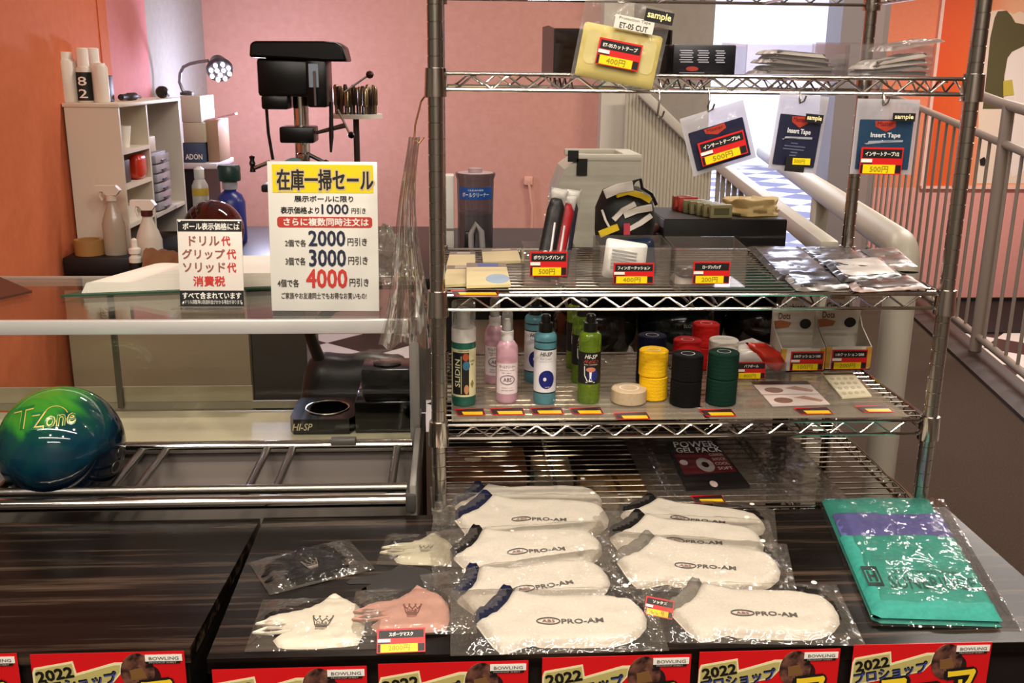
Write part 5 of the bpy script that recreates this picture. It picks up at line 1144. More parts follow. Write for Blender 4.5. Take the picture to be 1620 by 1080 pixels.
def abin(px0, px1, y0, y1, Y, dep, label):
    x0, _, w_, h_ = sizeat(px0, px1, y0, y1, Y); return bin_('clear_bin', label, x0-w_/2, x0+w_/2, Y, Y+dep, za+.0006, h_, h_*1.15, m=CLB), x0, w_, h_
abin(1180, 1338, 70, 119, .06, .16, 'left clear bin of grey packets on the top visible shelf')
abin(1342, 1476, 68, 119, .06, .16, 'right clear bin of grey packets on the top visible shelf')
GK = [mat('#8d8680', .3, .2, 'grey_packet'), mat('#6b6560', .35, .1, 'dark_grey_packet'), mat('#b4aea4', .35, .1, 'pale_packet'), mat('#3b3836', .3, 0, 'charcoal_packet', coat=.3)]
def gpk(px, w_, d_, z, m_, label, k, r=0, rx=0, ry=0, Y=.14, grp='grey packets in the clear bins'):
    t = thing('grey_packet', label, 'packet', (P(px, 110, Y=Y).x, Y, za+.003+z), (rx, ry, r), grp)
    MB().puff(rect(w_, d_, .01), .007, .012, .011, 0, 0, .004, 45, k).build('packet', m_, t, 40)
    MB().box((0, -d_*.43, .004), (w_*.9, .006, .006), 0, bev=.002).build('dark_seal', GK[3], t)
for k in range(5): gpk(1248+(k % 2)*6, .125-.008*k, .115, .0075*k, GK[(0, 1, 0, 1, 2)[k]], ['lowest', 'second', 'third', 'fourth', 'topmost'][k]+' packet of the pile in the left clear bin', k, .04*(-1)**k, 0, .08 if k > 1 else 0)
for k in range(4): gpk(1402+(k % 2)*5, .105-.004*k, .115, .008*k, GK[(1, 0, 2, 2)[k]], ['lowest', 'second', 'third', 'topmost'][k]+' packet of the pile in the right clear bin', k+9, .05*(-1)**k, 0, -.06*k)
t = thing('milky_bag', 'milky plastic bag sticking out above the right clear bin', 'bag', (P(1432, 80, Y=.15).x, .15, za+.052), (0, -.18, .1))
MB().puff(rect(.095, .10, .008), .008, .02, .010, 0, 0, .005, 40, 4).build('bag', film('milky_film', '#e6dcd8', .08, .16, .55, '#b8a9a4', bump=.4, edge=.3), t, 50)
# ============================================================ hanging bags
def hangbag(px, py, Y, w_, h_, tilt, label, grp=None):
    M_ = Matrix.Translation(P(px, py, Y=Y)) @ Matrix.Rotation(PI/2, 4, 'X') @ Matrix.Rotation(tilt, 4, 'Z')
    return thing('hanging_packet', label, 'packet', M=M_, group=grp)
def bagsheet(t, w_, h_, k, m_=None, z=.0):
    def top(a, b):
        e_ = min(1, 6*min(a, 1-a), 6*min(b, 1-b)); x = (a-.5)*w_; y = (b-.5)*h_
        return (x+.0012*noise.noise(Vector((0, y*60, k))), y+.0012*noise.noise(Vector((x*60, 0, k))), z+.002*e_+.0022*e_*noise.noise(Vector((x*38, y*38, k*5.3)))+.0008*e_*noise.noise(Vector((x*110, y*110, k*2.3))))
    q = MB(); q.grid(top, 28, 28); q.build('clear_bag', m_ or BAG, t, 60)
def back(t, w_, h_): MB().box((0, 0, -.0025), (w_, h_, .0006)).build('bag_back', BAGM, t)
def ltxt(par, s_, m, cx_, cy_, w_, h_, z, bold=.02, shear=0, rot=0, nm='lettering'): MB().text(s_, w_, h_, (cx_, cy_, z), 0, bold, shear, rot=rot).build(nm, m, par, 0)
# yellow cut tape pack
Yh = -.012
mmpp = (P(1000, 80, Y=Yh)-P(1001, 80, Y=Yh)).length
t = hangbag(983, 70, Yh, 0, 0, -.175, 'hanging clear bag of pale yellow cut tape marked sample')
w_, h_ = 138*mmpp, 128*mmpp
MB().puff(rect(126*mmpp, 82*mmpp, .004), .0035, .006, .009, -.002, 0, 0, 1).build('tape_card', mat('#e3cf7c', .45), t, 60, Matrix.Translation((0, -.018, 0)))
for k in range(4): MB().prism([(x_+(-.045+.03*k), y_) for x_, y_ in rect(.022, .052, .009)], .0016, .0020).build('cut_piece', mat('#ecdc95', .45), t, 0, Matrix.Translation((0, -.012, 0)))
bagsheet(t, w_, h_, 1, BAG, .003); back(t, w_, h_)
MB().box((.048, .050, .0096), (.045, .0185, .0006)).build('sample_label', INK, t); ltxt(t, 'sample', mat('#fff0a8', .4), .048, .050, .038, .0135, .0103, .03)
MB().box((.012, .032, .0092), (.062, .020, .0006)).build('paper_label', mat('#ddd8cc', .5), t); ltxt(t, 'Protection Tape', mat('#4a4842', .5), .012, .0375, .05, .0055, .0097, .0); ltxt(t, 'ET-05 CUT', INK, .012, .0275, .045, .0085, .0097, .03)
ptag(t, .069, .040, 'ET-05カットテープ', '400円', Matrix.Translation((-.002, -.016, .0092)))
hook([(P(983, 2, Y=-.006).x, .004, SZ['top']-RG-.001), (P(983, 2, Y=-.006).x, -.006, SZ['top']-RG-.004), (P(982, 2, Y=-.01).x, -.009, SZ['top']-RG-.02), (P(981, 4, Y=-.01).x-.004, -.012, SZ['top']-RG-.032), (P(983, 2, Y=-.01).x+.004, -.012, SZ['top']-RG-.032)], 'wire hook above the hanging yellow tape bag')
def insert(px, py, tilt, w, h, label, nm, price, kind):
    t = hangbag(px, py, -.010, 0, 0, tilt, label); cw, ch = w*.86, h*.66; cy_ = -h*.10
    NV = mat('#12193e', .4, coat=.2) if kind != 2 else mat('#174466', .4, coat=.2)
    bagsheet(t, w, h, 3+kind, BAG, .0015); MB().box((0, 0, -.0035), (w, h, .0006)).build('bag_back', film('white_bag', '#f2f0f4', .06, .2, .5, '#e4e2ea', edge=.2), t)
    MB().prism([(x_, y_+cy_) for x_, y_ in rect(cw, ch, .002)], -.0028, -.0018).build('insert_card', NV, t, 0)
    MB().prism([(-cw*.22, cy_+ch*.47), (cw*.16, cy_+ch*.49), (cw*.18, cy_+ch*.36), (0, cy_+ch*.26), (-cw*.2, cy_+ch*.36)], -.0017, -.0012).build('red_arrow', mat('#c8402f', .4), t, 0); z = .0078
    ltxt(t, 'Master', mat('#7d1410', .4), -.002, cy_+ch*.42, cw*.30, ch*.09, -.001, .02)
    if kind > 0:
        ltxt(t, 'Insert Tape', mat('#f4f6fa', .4), -.0, cy_+ch*.18, cw*.56, ch*.13, -.001, .05)
        MB().prism([(-cw*.38, cy_+ch*.02), (cw*.34, cy_+ch*.06), (cw*.34, cy_+ch*.10), (-cw*.30, cy_+ch*.07), (-cw*.33, cy_)], -.0017, -.0012).build('white_bar', mat('#b9bcc8', .4), t, 0)
        MB().box((cw*.26, cy_+ch*.56 if kind == 2 else cy_+ch*.47, z), (w*.36, h*.11, .0006)).build('sample_label', INK, t); ltxt(t, 'sample', mat('#fff0b8', .4), cw*.26, cy_+ch*.56 if kind == 2 else cy_+ch*.47, w*.30, h*.08, z+.0006, .03)
    if kind == 1:
        for k_ in range(6): MB().box((-cw*.06+cw*.02*(k_ % 2), cy_-ch*(.05+.06*k_), -.0014), (cw*(.5 if k_ in (1, 2) else .16), ch*.02, .0006)).build('print_line', mat('#6d7396', .5), t)
        MB().box((.0, -h*.40, z-.001), (w*.40, h*.20, .0006), 0).build('black_label', mat('#14100e', .5), t); MB().box((w*.08, -h*.36, z), (w*.36, h*.085, .0006), 0).build('yellow_label', YEL, t, T=Matrix.Rotation(.06, 4, 'Z')); ltxt(t, price, GRYT, w*.07, -h*.355, w*.22, h*.055, z+.0008, .01)
    elif kind == 0: ptag(t, w*.72, h*.40, nm, price, Matrix.Translation((.001, cy_-ch*.10, z)))
    else: ptag(t, w*.68, h*.36, nm, price, Matrix.Translation((-.006, cy_-ch*.32, z)))
    return t
mm = (P(1200, 210, Y=-.01)-P(1201, 210, Y=-.01)).length
insert(1137, 219, .30, 102*mm, 92*mm, 'hanging insert tape packet tilted to the left with a 500 yen card', 'インサートテープ3/4', '500円', 0)
insert(1264, 211, -.09, 78*mm, 118*mm, 'narrow hanging insert tape packet in the middle with the yellow label low down', '', '500円', 1)
insert(1401, 217, -.01, 100*mm, 116*mm, 'hanging insert tape packet at the right with a 500 yen card', 'インサートテープ1/2', '500円', 2)
zr = SZ['a']-RG
def shook(px, l, drop=.042):
    x = P(px, 150, Y=-.005).x; hook([(x, .006, zr-.001), (x, .0, zr+.004), (x, -.006, zr-.003), (x, -.009, zr-.014), (x-.002, -.009, zr-drop+.008), (x, -.006, zr-drop), (x+.006, -.009, zr-drop+.004), (x+.008, -.011, zr-drop+.012)], l)
shook(1043, 'empty wire hook left of the hanging packets'); shook(1122, 'wire hook of the tilted insert tape packet', .030); shook(1266, 'wire hook of the narrow insert tape packet', .016); shook(1398, 'wire hook of the right insert tape packet', .018)
# ============================================================ shelf d
zd = shy('d')
sheet(P(1052, 735, z=zd).x-.06, P(1300, 735, z=zd).x-.01, .012, .36, zd, 'clear liner sheet on the lowest shelf under the gel pack', film('liner_sheet_glossy', '#efece8', .06, .05, .10, '#a49a90', bump=.35, bscale=22, edge=.5))
t, uv, put = flatcard('gel_pack', 'black and dark red pack with white print lying on the lowest shelf', 'packet', [(1054, 702), (1130, 700), (1186, 772), (1086, 776)], zd+.0024, mat('#100a0b', .4), .006)
put('red_panel', [(.04, .70), (.94, .72), (.96, .28), (.06, .26)], mat('#5a0d14', .45), .0005)
def q_text(s_, u0, u1, v0, v1, m, z, shear=0, bold=.02):
    q = MB(); q.text(s_, u1-u0, v1-v0, ((u0+u1)/2, (v0+v1)/2), 0, bold, shear, fn=lambda a, b: (*uv(a, b), z)); q.build('lettering', m, t, 0)
q_text('POWER', .10, .94, .83, .97, mat('#ffffff', .35), .0074, .1, .05); q_text('GEL PACK', .10, .97, .70, .82, mat('#ffffff', .35), .0078, .1, .05)
put('disc_print', ell(.15, .15, 24, (.5, .44)), mat('#b9b2b4', .3, .3), .0008); put('disc_core', ell(.06, .06, 18, (.5, .44)), mat('#2a0a0e', .3), .0011)
for k in range(4): q_text(('CUSHION', 'SHOCK', 'COOL', 'SOFT')[k], .68, .93, .62-.1*k, .68-.1*k, mat('#c9b9b9', .4), .0072)
put('white_mark', ell(.07, .06, 16, (.14, .5)), mat('#cbbcbc', .3), .0008); put('foot_print', ell(.06, .06, 14, (.45, .05)), mat('#cbb2aa', .4), .0008)
strip(1108, 1150, 786, 796, zd, 'red and yellow price label in front of the black gel pack')
# ============================================================ stand behind the wire shelving, its balls and things
rs = thing('rear_stand', 'black two-tier stand with a pale lower deck behind the wire shelving', 'stand', (0, 0, 0))
SX0, SX1, SY0, SY1 = .0, .86, .61, 1.32
KB = mat('#0e0c0c', .5)
MB().box(((SX0+SX1)/2, (.56+SY1)/2, 1.015), (SX1-SX0, SY1-.56, .03), 0, bev=.003).build('top_deck', KB, rs)
MB().box(((SX0+SX1)/2, (SY0+SY1)/2, .737), (SX1-SX0, SY1-SY0, .03), 0, bev=.003).build('lower_deck', mat('#e2d5bb', .5), rs)
MB().box(((SX0+SX1)/2, SY1-.01, .876), (SX1-SX0, .02, .246)).build('back_panel', KB, rs)
for x in (SX0+.02, SX1-.02):
    for y in (SY0+.06, SY1-.04):
        MB().box((x, y, .361), (.03, .03, .72)).build('leg', KB, rs); MB().box((x, y, .876), (.024, .024, .246)).build('post', KB, rs)
MB().box(((SX0+SX1)/2, SY1-.03, .36), (SX1-SX0-.02, .012, .70)).build('lower_panel', mat('#1c1715', .6), rs)
for px, Yb, h1, h2, lab in ((948, .80, '#15120f', '#24201c', 'black bowling ball behind the green bottles'), (1076, .80, '#0b1512', '#14211c', 'very dark green bowling ball in the middle of the lower deck'), (1196, .82, '#170d0e', '#231416', 'black-red bowling ball at the right of the lower deck')):
    x = P(1076, 500, Y=.8).x+{948: -.222, 1076: 0, 1196: .222}[px]
    o = ball_mesh().build('bowling_ball', noisy('swirl_'+h1[1:], h1, h2, (9, 9, 9), .1)); tag(o, lab, 'bowling ball', loc=(x, Yb, .7525+.109))
    Tq = Matrix.Rotation(-.9, 4, 'X') @ Matrix.Translation((0, 0, .1095))
    MB().text('SLOW' if px == 1076 else 'GYRO', .03, .008, (0, 0, 0), 0, .02).build('lettering', mat('#b9b4ae', .4), o, 0, Matrix.Rotation(1.35, 4, 'X') @ Matrix.Translation((0, 0, .1095))) if px == 1076 else None
for k, (px, py, r) in enumerate(((1165, 478, .5), (1180, 492, -.4), (1206, 500, .9))):
    q = P(px, py, Y=.66); t = tag(MB().box((0, 0, 0), (.012, .006, .03), 0, bev=.002).build('price_ticket', mat('#c9c2b8', .5)), ['leftmost', 'middle', 'rightmost'][k]+' pale ticket hanging in front of the dark balls', 'ticket', 'pale tickets over the balls', loc=(q.x, .66, .985), rot=(0, r*.4, 0))
pp_ = thing('paper_sheet', 'white paper sheet leaning between the two left dark balls', 'paper', (P(1000, 540, Y=.66).x, .66, .7525))
MB().grid(lambda a, b: ((a-.5)*.075*(1.1-b), .02*b*b+.012*math.sin(a*3), b*.085), 8, 8).build('paper', mat('#cfc8bc', .6), pp_)
# tank with its dark spout, white board beside it
zt_ = 1.0305
tk_ = thing('cleaner_tank', 'clear grey tank with a blue label seen through the shelf at the left', 'tank', (P(752, 380, Y=.95).x, .95, zt_))
Yk = .95; mmk = (P(752, 330, Y=Yk)-P(753, 330, Y=Yk)).length; rk_ = 28*mmk; hk = P(752, 277, Y=Yk).z-zt_
SMK = film('smoky_plastic', '#b9aeb4', .05, .1, .35, '#7d757c', edge=.4)
MB().lathe([(rk_, 0), (rk_, hk*.45), (rk_*1.04, hk*.95), (rk_*1.12, hk), (rk_*1.12, hk+.006), (rk_*.98, hk+.006)], 28).build('tank', SMK, tk_)
MB().lathe([(0, hk+.004), (rk_*1.0, hk+.004), (rk_*1.0, hk+.007), (rk_*.4, hk+.008), (rk_*.4, hk+.018), (0, hk+.018)], 28).build('lid', mat('#b79fa2', .4), tk_)
MB().lathe([(0, .002), (rk_*.93, .003), (rk_*.96, hk*.50), (0, hk*.52)], 24).build('liquid', mat('#5b5a60', .3), tk_)
q = MB(); curved(rk_*1.035, -rk_*1.1, rk_*1.1, hk*.70, hk*.86, 0, q, 16); w_ = wrap(None, rk_*1.045)
q.text('ボールクリーナー', rk_*1.6, hk*.06, (0, hk*.765), 1, .02, fn=w_); q.text('CLEANER', rk_*.9, hk*.02, (0, hk*.825), 1, 0, fn=w_)
q.build('label', [mat('#1c4f9c', .4), WHITE], tk_, 0)
MB().tube([(-.012, -rk_*1.02, .0), (-.012, -rk_*1.06, hk*.25), (.0, -rk_*1.06, hk*.38), (.014, -rk_*1.05, hk*.28), (.018, -rk_*1.03, .0)], .008, 10).build('hose', mat('#a9a4a2', .4), tk_)
MB().box((-.016, -rk_*.98, hk*.14), (.028, .012, hk*.28), 0, bev=.006).build('dark_window', BLACK, tk_)
wbd = thing('white_board_box', 'white upright box beside the grey tank', 'box', (P(712, 380, Y=.99).x-.004, .99, zt_))
MB().box((0, 0, (P(712, 276, Y=.99).z-zt_)/2), (.030, .06, P(712, 276, Y=.99).z-zt_), 0, bev=.003).build('box', mat('#d8d3cb', .5), wbd); MB().box((0, -.0305, .05), (.03, .001, .006)).build('dark_line', mat('#77726c', .5), wbd)
# cord on the wall
cd_ = thing('power_cord', 'thin beige cord hanging from a small wall plate right of the tank', 'cord', (0, 0, 0))
cpts = [P(836, 286, Y=YB-.02), P(838, 300, Y=YB-.02), P(842, 330, Y=YB-.02), P(841, 370, Y=YB-.02), P(838, 420, Y=YB-.02)]
MB().tube(cpts, .008, 8).build('cord', mat('#d9a58f', .5), cd_); MB().box((cpts[0].x, YB-.012, cpts[0].z), (.05, .022, .05), 0, bev=.006).build('wall_plate', mat('#e0a993', .5), cd_)
# white lidded bin with black tape
Yw = .98; Lw = P(884, 330, Y=Yw).x; Rw = P(1010, 330, Y=Yw).x; Tw = P(950, 253, Y=Yw).z
wbn = thing('white_bin', 'white soft-sided bin with black tape on its open top behind the shelf', 'bin', (0, 0, 0))
GW = noisy('white_canvas', '#c6c2b2', '#bdb9a9', (14, 14, 14), .6, .25)
pf = [(P(872, 392, Y=Yw).x, zt_), (Rw+.004, zt_), (Rw, Tw), (P(915, 256, Y=Yw).x, Tw+.004), (P(893, 275, Y=Yw).x, Tw-.025), (P(880, 310, Y=Yw).x, Tw-.08)]
MB().prism(pf, -.18, 0, 0, TX(Yw)).build('body', GW, wbn, 20)
lz = Tw
x0_, x1_ = P(905, 250, Y=Yw).x, Rw+.003
MB().box(((x0_+x1_)/2, Yw+.006, lz+.006), (x1_-x0_, .016, .018), 0, bev=.003).build('front_rim', mat('#cdc9ba', .5), wbn)
MB().box((x1_-.02, Yw+.10, lz+.006), (.045, .19, .016), 0, bev=.003).build('side_rim', mat('#cdc9ba', .5), wbn)
MB().box(((x0_+x1_)/2, Yw+.185, lz+.006), (x1_-x0_, .016, .018), 0, bev=.003).build('rear_rim', mat('#b5b1a2', .5), wbn)
MB().box(((x0_+x1_)/2, Yw+.1, lz+.002), (x1_-x0_-.02, .16, .002)).build('inner_lid', mat('#8f8c78', .6), wbn)
for px, y0, y1 in ((907, 238, 256), (921, 251, 277)):
    a_ = P(px, y0, Y=Yw-.003); b_ = P(px, y1, Y=Yw-.003); MB().box((a_.x, Yw-.003, (a_.z+b_.z)/2), (17*mmk, .003, a_.z-b_.z)).build('black_tape', INK, wbn)
# things on the floor under the stand
def fcart(px0, px1, Y, h, z0, z1, dep, label, nm='cardboard_box'):
    x0, x1 = P(px0, 740, Y=Y).x, P(px1, 740, Y=Y).x
    t = thing(nm, label, 'box', ((x0+x1)/2, Y, z0)); MB().box((0, dep/2, (z1-z0)/2), (x1-x0, dep, z1-z0), 0, bev=.003).build('carton', mat(h, .6), t)
    return t, x1-x0, z1-z0
zq = P(985, 786, Y=.462).z
t, w_, h_ = fcart(926, 1046, .462, '#d6a45c', 0.0, zq, .14, 'tan cardboard box on the floor under the stand')
MB().box((0, .07, h_+.0005), (.012, .14, .001)).build('tape_seam', mat('#7d5c30', .5), t); MB().box((0, -.0006, h_*.5), (.01, .001, h_)).build('tape_seam', mat('#7d5c30', .5), t)
t, w_, h_ = fcart(706, 834, .462, '#7d4a2c', 0.0, P(760, 742, Y=.462).z, .14, 'brown box with pale oval marks on the floor under the stand')
for cx_, cz_ in ((-.03, .03), (.03, .06), (-.045, .075)): MB().prism(ell(.02, .013, 20), 0, .001).build('oval_mark', mat('#e2cdae', .5), t, 0, Matrix.Translation((cx_, cz_+.03, h_)))
t, w_, h_ = fcart(846, 908, .465, '#98866f', 0.0, P(880, 752, Y=.465).z, .12, 'narrow grey-brown box between the two floor boxes')
# ============================================================ goods on the display table
def tp(px, py): return P(px, py, z=ZT)
def simil(la, lb, wa, wb):
    """scale, angle and offset that take local points la, lb to world wa, wb"""
    l = Vector(lb)-Vector(la); w = Vector((wb.x-wa.x, wb.y-wa.y)); s = w.length/l.length; a = math.atan2(w.y, w.x)-math.atan2(l.y, l.x)
    c, q = math.cos(a), math.sin(a); x = Vector(la)*s
    return s, a, Vector((wa.x-(x.x*c-x.y*q), wa.y-(x.x*q+x.y*c)))
SOCKC = [(405, 610), (480, 632), (560, 645), (680, 643), (800, 641), (900, 642), (1000, 650), (1060, 658), (1100, 676), (1140, 710), (1162, 745), (1160, 790), (1120, 832), (1060, 858), (1000, 872), (900, 878), (800, 880), (680, 880), (560, 880), (518, 868), (470, 880), (400, 905), (340, 914), (290, 880), (245, 832), (192, 772), (300, 720), (352, 682)]
CUFFC = [(405, 610), (355, 597), (330, 600), (292, 650), (240, 690), (178, 722), (190, 768), (300, 722), (356, 684)]
def c3(p): q = tp(700+p[0]/3.6, 780+p[1]/3.6); return (q.x, q.y)
_so = [c3(p) for p in SOCKC]; _ox, _oy = c3((680, 760))
def loc3(p): q = c3(p); return (q[0]-_ox, q[1]-_oy)
SOCK = [loc3(p) for p in SOCKC]; CUFF = [loc3(p) for p in CUFFC]; SA, SB = loc3((290, 880)), loc3((1164, 765)); SLOGO = loc3((740, 788))
SOCKM = noisy('white_knit', '#d2c9bc', '#cbc2b5', (260, 260, 260), .85, .10, spec=.15)
def sock(pa, pb, cuff, label, dz, rx, k, ruck=0, hx=1.0):
    s_, a_, o_ = simil(SA, SB, tp(*pa), tp(*pb))
    t = thing('packaged_socks', label, 'socks', (o_.x, o_.y, ZT+.0006+dz), (rx, 0, a_), 'white ankle socks in clear bags')
    sc2 = lambda pl: [(x*s_, y*s_*hx) for x, y in pl]
    MB().puff(sc2(SOCK), .011, .014, .0075, 0, 0, .0022, 34, k).build('sock', SOCKM, t, 60)
    MB().puff(sc2([(x*.985-.002, y*.97-.004) for x, y in SOCK]), .004, .008, .012, -.0003, 0, 0, 1, k, bottom=False).build('under_sock', mat('#cdc4b6', .85, spec=.1), t, 60)
    MB().puff(sc2(CUFF), .0105, .006, .006, 0, 0, .001, 40, k).build('cuff', cuff, t, 60)
    lx, ly = SLOGO[0]*s_, SLOGO[1]*s_*hx; q = MB(); LG = .0116
    fz = lambda u_, v_: (u_, v_, LG+.0006+.0022*noise.noise(Vector((u_*34, v_*34, k*3.1))))
    n = 28; q.tube([fz(lx-.034+.016*math.cos(2*PI*i/n), ly+.0066*math.sin(2*PI*i/n)) for i in range(n)], .0008, 5, 0, closed=True)
    q.text('ABS', .018, .0062, (lx-.034, ly), 1, .03, fn=fz)
    q.text('PRO-AM', .058, .0098, (lx+.013, ly-.0005), 0, .045, fn=fz)
    q.build('logo', [mat('#55504c', .6), mat('#8c5a52', .6)], t, 0)
    def cov(a, b):
        x = -.155+.292*a; y = -.066+.142*b; e_ = min(1, 8*min(a, 1-a), 8*min(b, 1-b)); ins = 1 if .07 < a < .96 else .3
        return (x*s_, y*s_*hx, .0008+e_*(.0135*ins+.0030*noise.noise(Vector((x*30, y*42, k*7.7)))+.0016*noise.noise(Vector((x*85, y*85, k*1.7)))))
    q = MB(); q.grid(cov, 44, 28); q.zones(sc2(SOCK)); q.build('clear_bag', [BAG, BAGO], t, 60)
    MB().prism(ell(.0042, .0042, 16, (.098*s_, .060*s_*hx)), .0145, .015).build('round_sticker', mat('#e9e4da', .5), t, 0)
    return t
NVC, BKC, GYC = mat('#131a38', .85, spec=.1), mat('#0d0c0e', .85, spec=.1), mat('#7f7a72', .85, spec=.1)
sock((744, 822), (953, 796), NVC, 'navy-cuffed white socks furthest back in the left column', 0, .03, 1)
sock((742, 852), (963, 834), NVC, 'navy-cuffed white socks second from the back of the left column', .008, .13, 2)
sock((746, 912), (953, 876), BKC, 'black-cuffed white socks in the middle of the left column', .008, .13, 3)
sock((760, 980), (964, 922), NVC, 'navy-cuffed white socks slanting behind the front left pack', .006, .10, 4)
sock((780.6, 1024.4), (1023.6, 992.5), NVC, 'navy-cuffed white socks nearest the front in the left column', .007, .12, 5)
sock((998, 836), (1210, 840), BKC, 'black-cuffed white socks furthest back in the right column', 0, .03, 6)
sock((986, 882), (1208, 876), BKC, 'black-cuffed white socks second in the right column', .008, .13, 7)
sock((998, 922), (1234, 918), GYC, 'grey-cuffed white socks third in the right column', .008, .13, 8)
sock((1093, 1006), (1328, 985.5), GYC, 'grey-cuffed white socks nearest the front in the right column', .006, .10, 9)
# masks
MC = [(195, 742), (240, 710), (320, 692), (400, 680), (480, 655), (540, 620), (600, 570), (640, 590), (700, 620), (745, 645), (778, 690), (785, 740), (775, 800), (742, 868), (670, 878), (600, 882), (500, 890), (400, 892), (330, 890), (285, 880), (258, 842), (300, 815), (345, 785), (280, 772), (205, 770)]
def c4(p): q = tp(360+p[0]/3.6, 780+p[1]/3.6); return Vector((q.x, q.y))
_mo = c4((520, 760))
MASK = [tuple(c4(p)-_mo) for p in MC]; MA, MBR, MCR = tuple(c4((195, 742))-_mo), tuple(c4((742, 868))-_mo), tuple(c4((540, 760))-_mo)
def mask(pa, pb, m_, prt, label, k, dz=0, bagext=(-.09, .105, -.06, .075)):
    q4 = lambda p: tp(360+p[0]/3.6, 780+p[1]/3.6)
    s_, a_, o_ = simil(MA, MBR, q4(pa), q4(pb)); t = thing('packaged_mask', label, 'face mask', (o_.x, o_.y, ZT+.0006+dz), (0, 0, a_), 'face masks in clear bags')
    MB().puff([(x*s_, y*s_) for x, y in MASK], .007, .012, .007, 0, 0, .002, 45, k).build('mask', m_, t, 60)
    q = MB()
    for j, (y0, y1) in enumerate(((.006, .0), (-.012, -.022))):
        q.tube([(MA[0]*s_+.03, y0*s_, .006), (MA[0]*s_+.012, (y0+y1)/2*s_+.004, .007), (MA[0]*s_-.004, y1*s_, .006), (MA[0]*s_+.016, y1*s_-.003, .006), (MA[0]*s_+.045, y1*s_+.002, .0065)], .0026, 8)
    q.build('ear_loop', m_, t)
    cx_, cy_ = MCR[0]*s_, MCR[1]*s_; q = MB(); w_ = .0135*s_
    fz = lambda u_, v_: (cx_+u_, cy_+v_, .0080+.002*noise.noise(Vector(((cx_+u_)*45, (cy_+v_)*45, k*3.1))))
    cr = [(-1, .9), (-.62, .1), (-.36, .8), (0, .05), (.36, .8), (.62, .1), (1, .9), (.66, -.75), (-.66, -.75)]
    q.tube([fz(a*w_, b*w_*.95) for a, b in cr], .0009, 5, 0, closed=True); q.tube([fz(a*w_, b*w_) for a, b in ((-.6, -1.0), (.6, -1.0))], .0008, 5)
    for x_ in (-1, -.36, .36, 1): q.add([fz(x_*w_+.0016*math.cos(2*PI*i/8), w_*1.1+.0016*math.sin(2*PI*i/8)) for i in range(8)], [tuple(range(8))])
    q.text('DAB', w_*1.1, w_*.55, (0, -.25*w_), 0, .03, fn=fz)
    q.text('SPORT', w_*1.1, w_*.28, (0, -1.35*w_), 0, .02, fn=fz)
    q.build('crown_print', prt, t, 0)
    x0, x1, y0, y1 = bagext
    def cov(a, b):
        x = x0+(x1-x0)*a; y = y0+(y1-y0)*b; e_ = min(1, 8*min(a, 1-a), 8*min(b, 1-b))
        return (x*s_, y*s_, .0008+e_*(.0102+.0032*noise.noise(Vector((x*34, y*46, k*7.7)))+.002*noise.noise(Vector((x*90, y*90, k*1.7)))))
    q = MB(); q.grid(cov, 44, 32); q.zones([(x*s_, y*s_) for x, y in MASK]); q.build('clear_bag', [BAG, BAGO], t, 60); return t
mask((205, 475), (690, 455), mat('#141112', .7, spec=.2), mat('#8f8478', .4, .3), 'black mask with a crown print in a clear bag at the back left', 1)
mask((905, 318), (1255, 408), mat('#b9b199', .8), mat('#8f8a74', .6), 'grey-green mask in a clear bag beside the rear socks', 2)
mask((195, 742), (742, 868), mat('#d9cfbd', .8), mat('#5b5147', .6), 'white mask with a crown print in a clear bag at the front left', 3)
mask((745, 690), (1245, 800), mat('#b98b7c', .8), mat('#7f4f45', .6), 'pink mask with a crown print in a clear bag by the red price card', 4, .004)
gs = tag(MB().puff([(x*.95, y*.55) for x, y in MASK], .004, .01, .012, 0, 0, .001, 40, 9).build('dark_mask', mat('#2a2725', .8), None, 60), 'dark grey mask showing from under the pink mask', 'face mask', loc=tuple(tp(628, 918))[:2]+(ZT+.0006,), rot=(0, 0, .12))
# price cards on the table
a_ = P(596, 1034, z=ZT); b_ = P(673, 1032, z=ZT)
t = thing('price_card', 'red and yellow price card leaning in front of the pink mask', 'price card', ((a_.x+b_.x)/2, (a_.y+b_.y)/2, ZT+.001), (.75, 0, .03))
w_ = (b_-a_).length; tagmesh(w_, w_*.50, 'スポーツマスク', '2800円', Matrix.Translation((0, w_*.25, 0))).build('card', TAGM, t, 0)
t = thing('price_card', 'small red and yellow price card tucked beside the front right socks', 'price card', tuple(tp(1042, 975))[:2]+(ZT+.014,), (.5, .1, -.25)); tagmesh(.04, .03, 'ソックス', '500円').build('card', TAGM, t, 0)
# teal towel
q4 = [tp(1300, 793), tp(1470, 793), tp(1585, 992), tp(1381, 986)]; c_ = sum(q4, Vector())/4
tw = thing('packaged_towel', 'folded teal towel with a purple band in a clear bag at the right', 'towel', (c_.x, c_.y, ZT+.0006))
L4 = [v-c_ for v in q4]
def tuv(u_, v_): a = L4[3].lerp(L4[2], u_); b = L4[0].lerp(L4[1], u_); p = a.lerp(b, v_); return (p.x, p.y)
TEAL = noisy('teal_cloth', '#2f9485', '#2a8a7c', (120, 120, 120), .75, .25); PUR = noisy('purple_cloth', '#5b5a98', '#545391', (120, 120, 120), .75, .25)
def fold(v0, v1, h, m_, nm, zb=0, k=0, u0=0, u1=1): MB().puff([tuv(u0, v0), tuv((u0+u1)/2, v0), tuv(u1, v0), tuv(u1, v1), tuv(u0, v1)], h, .010, .010, zb, 0, .0016, 25, k).build(nm, m_, tw, 60)
fold(0, 1, .010, TEAL, 'lower_fold'); fold(.0, .60, .011, TEAL, 'front_fold', .0085, 1); fold(.56, .82, .006, PUR, 'purple_band', .0095, 2, .02, 1.0)
zt3 = .0205
def tz(u_, v_): x, y = tuv(u_, v_); return (x, y, zt3+.0016*noise.noise(Vector((x*25, y*25, 3.1))))
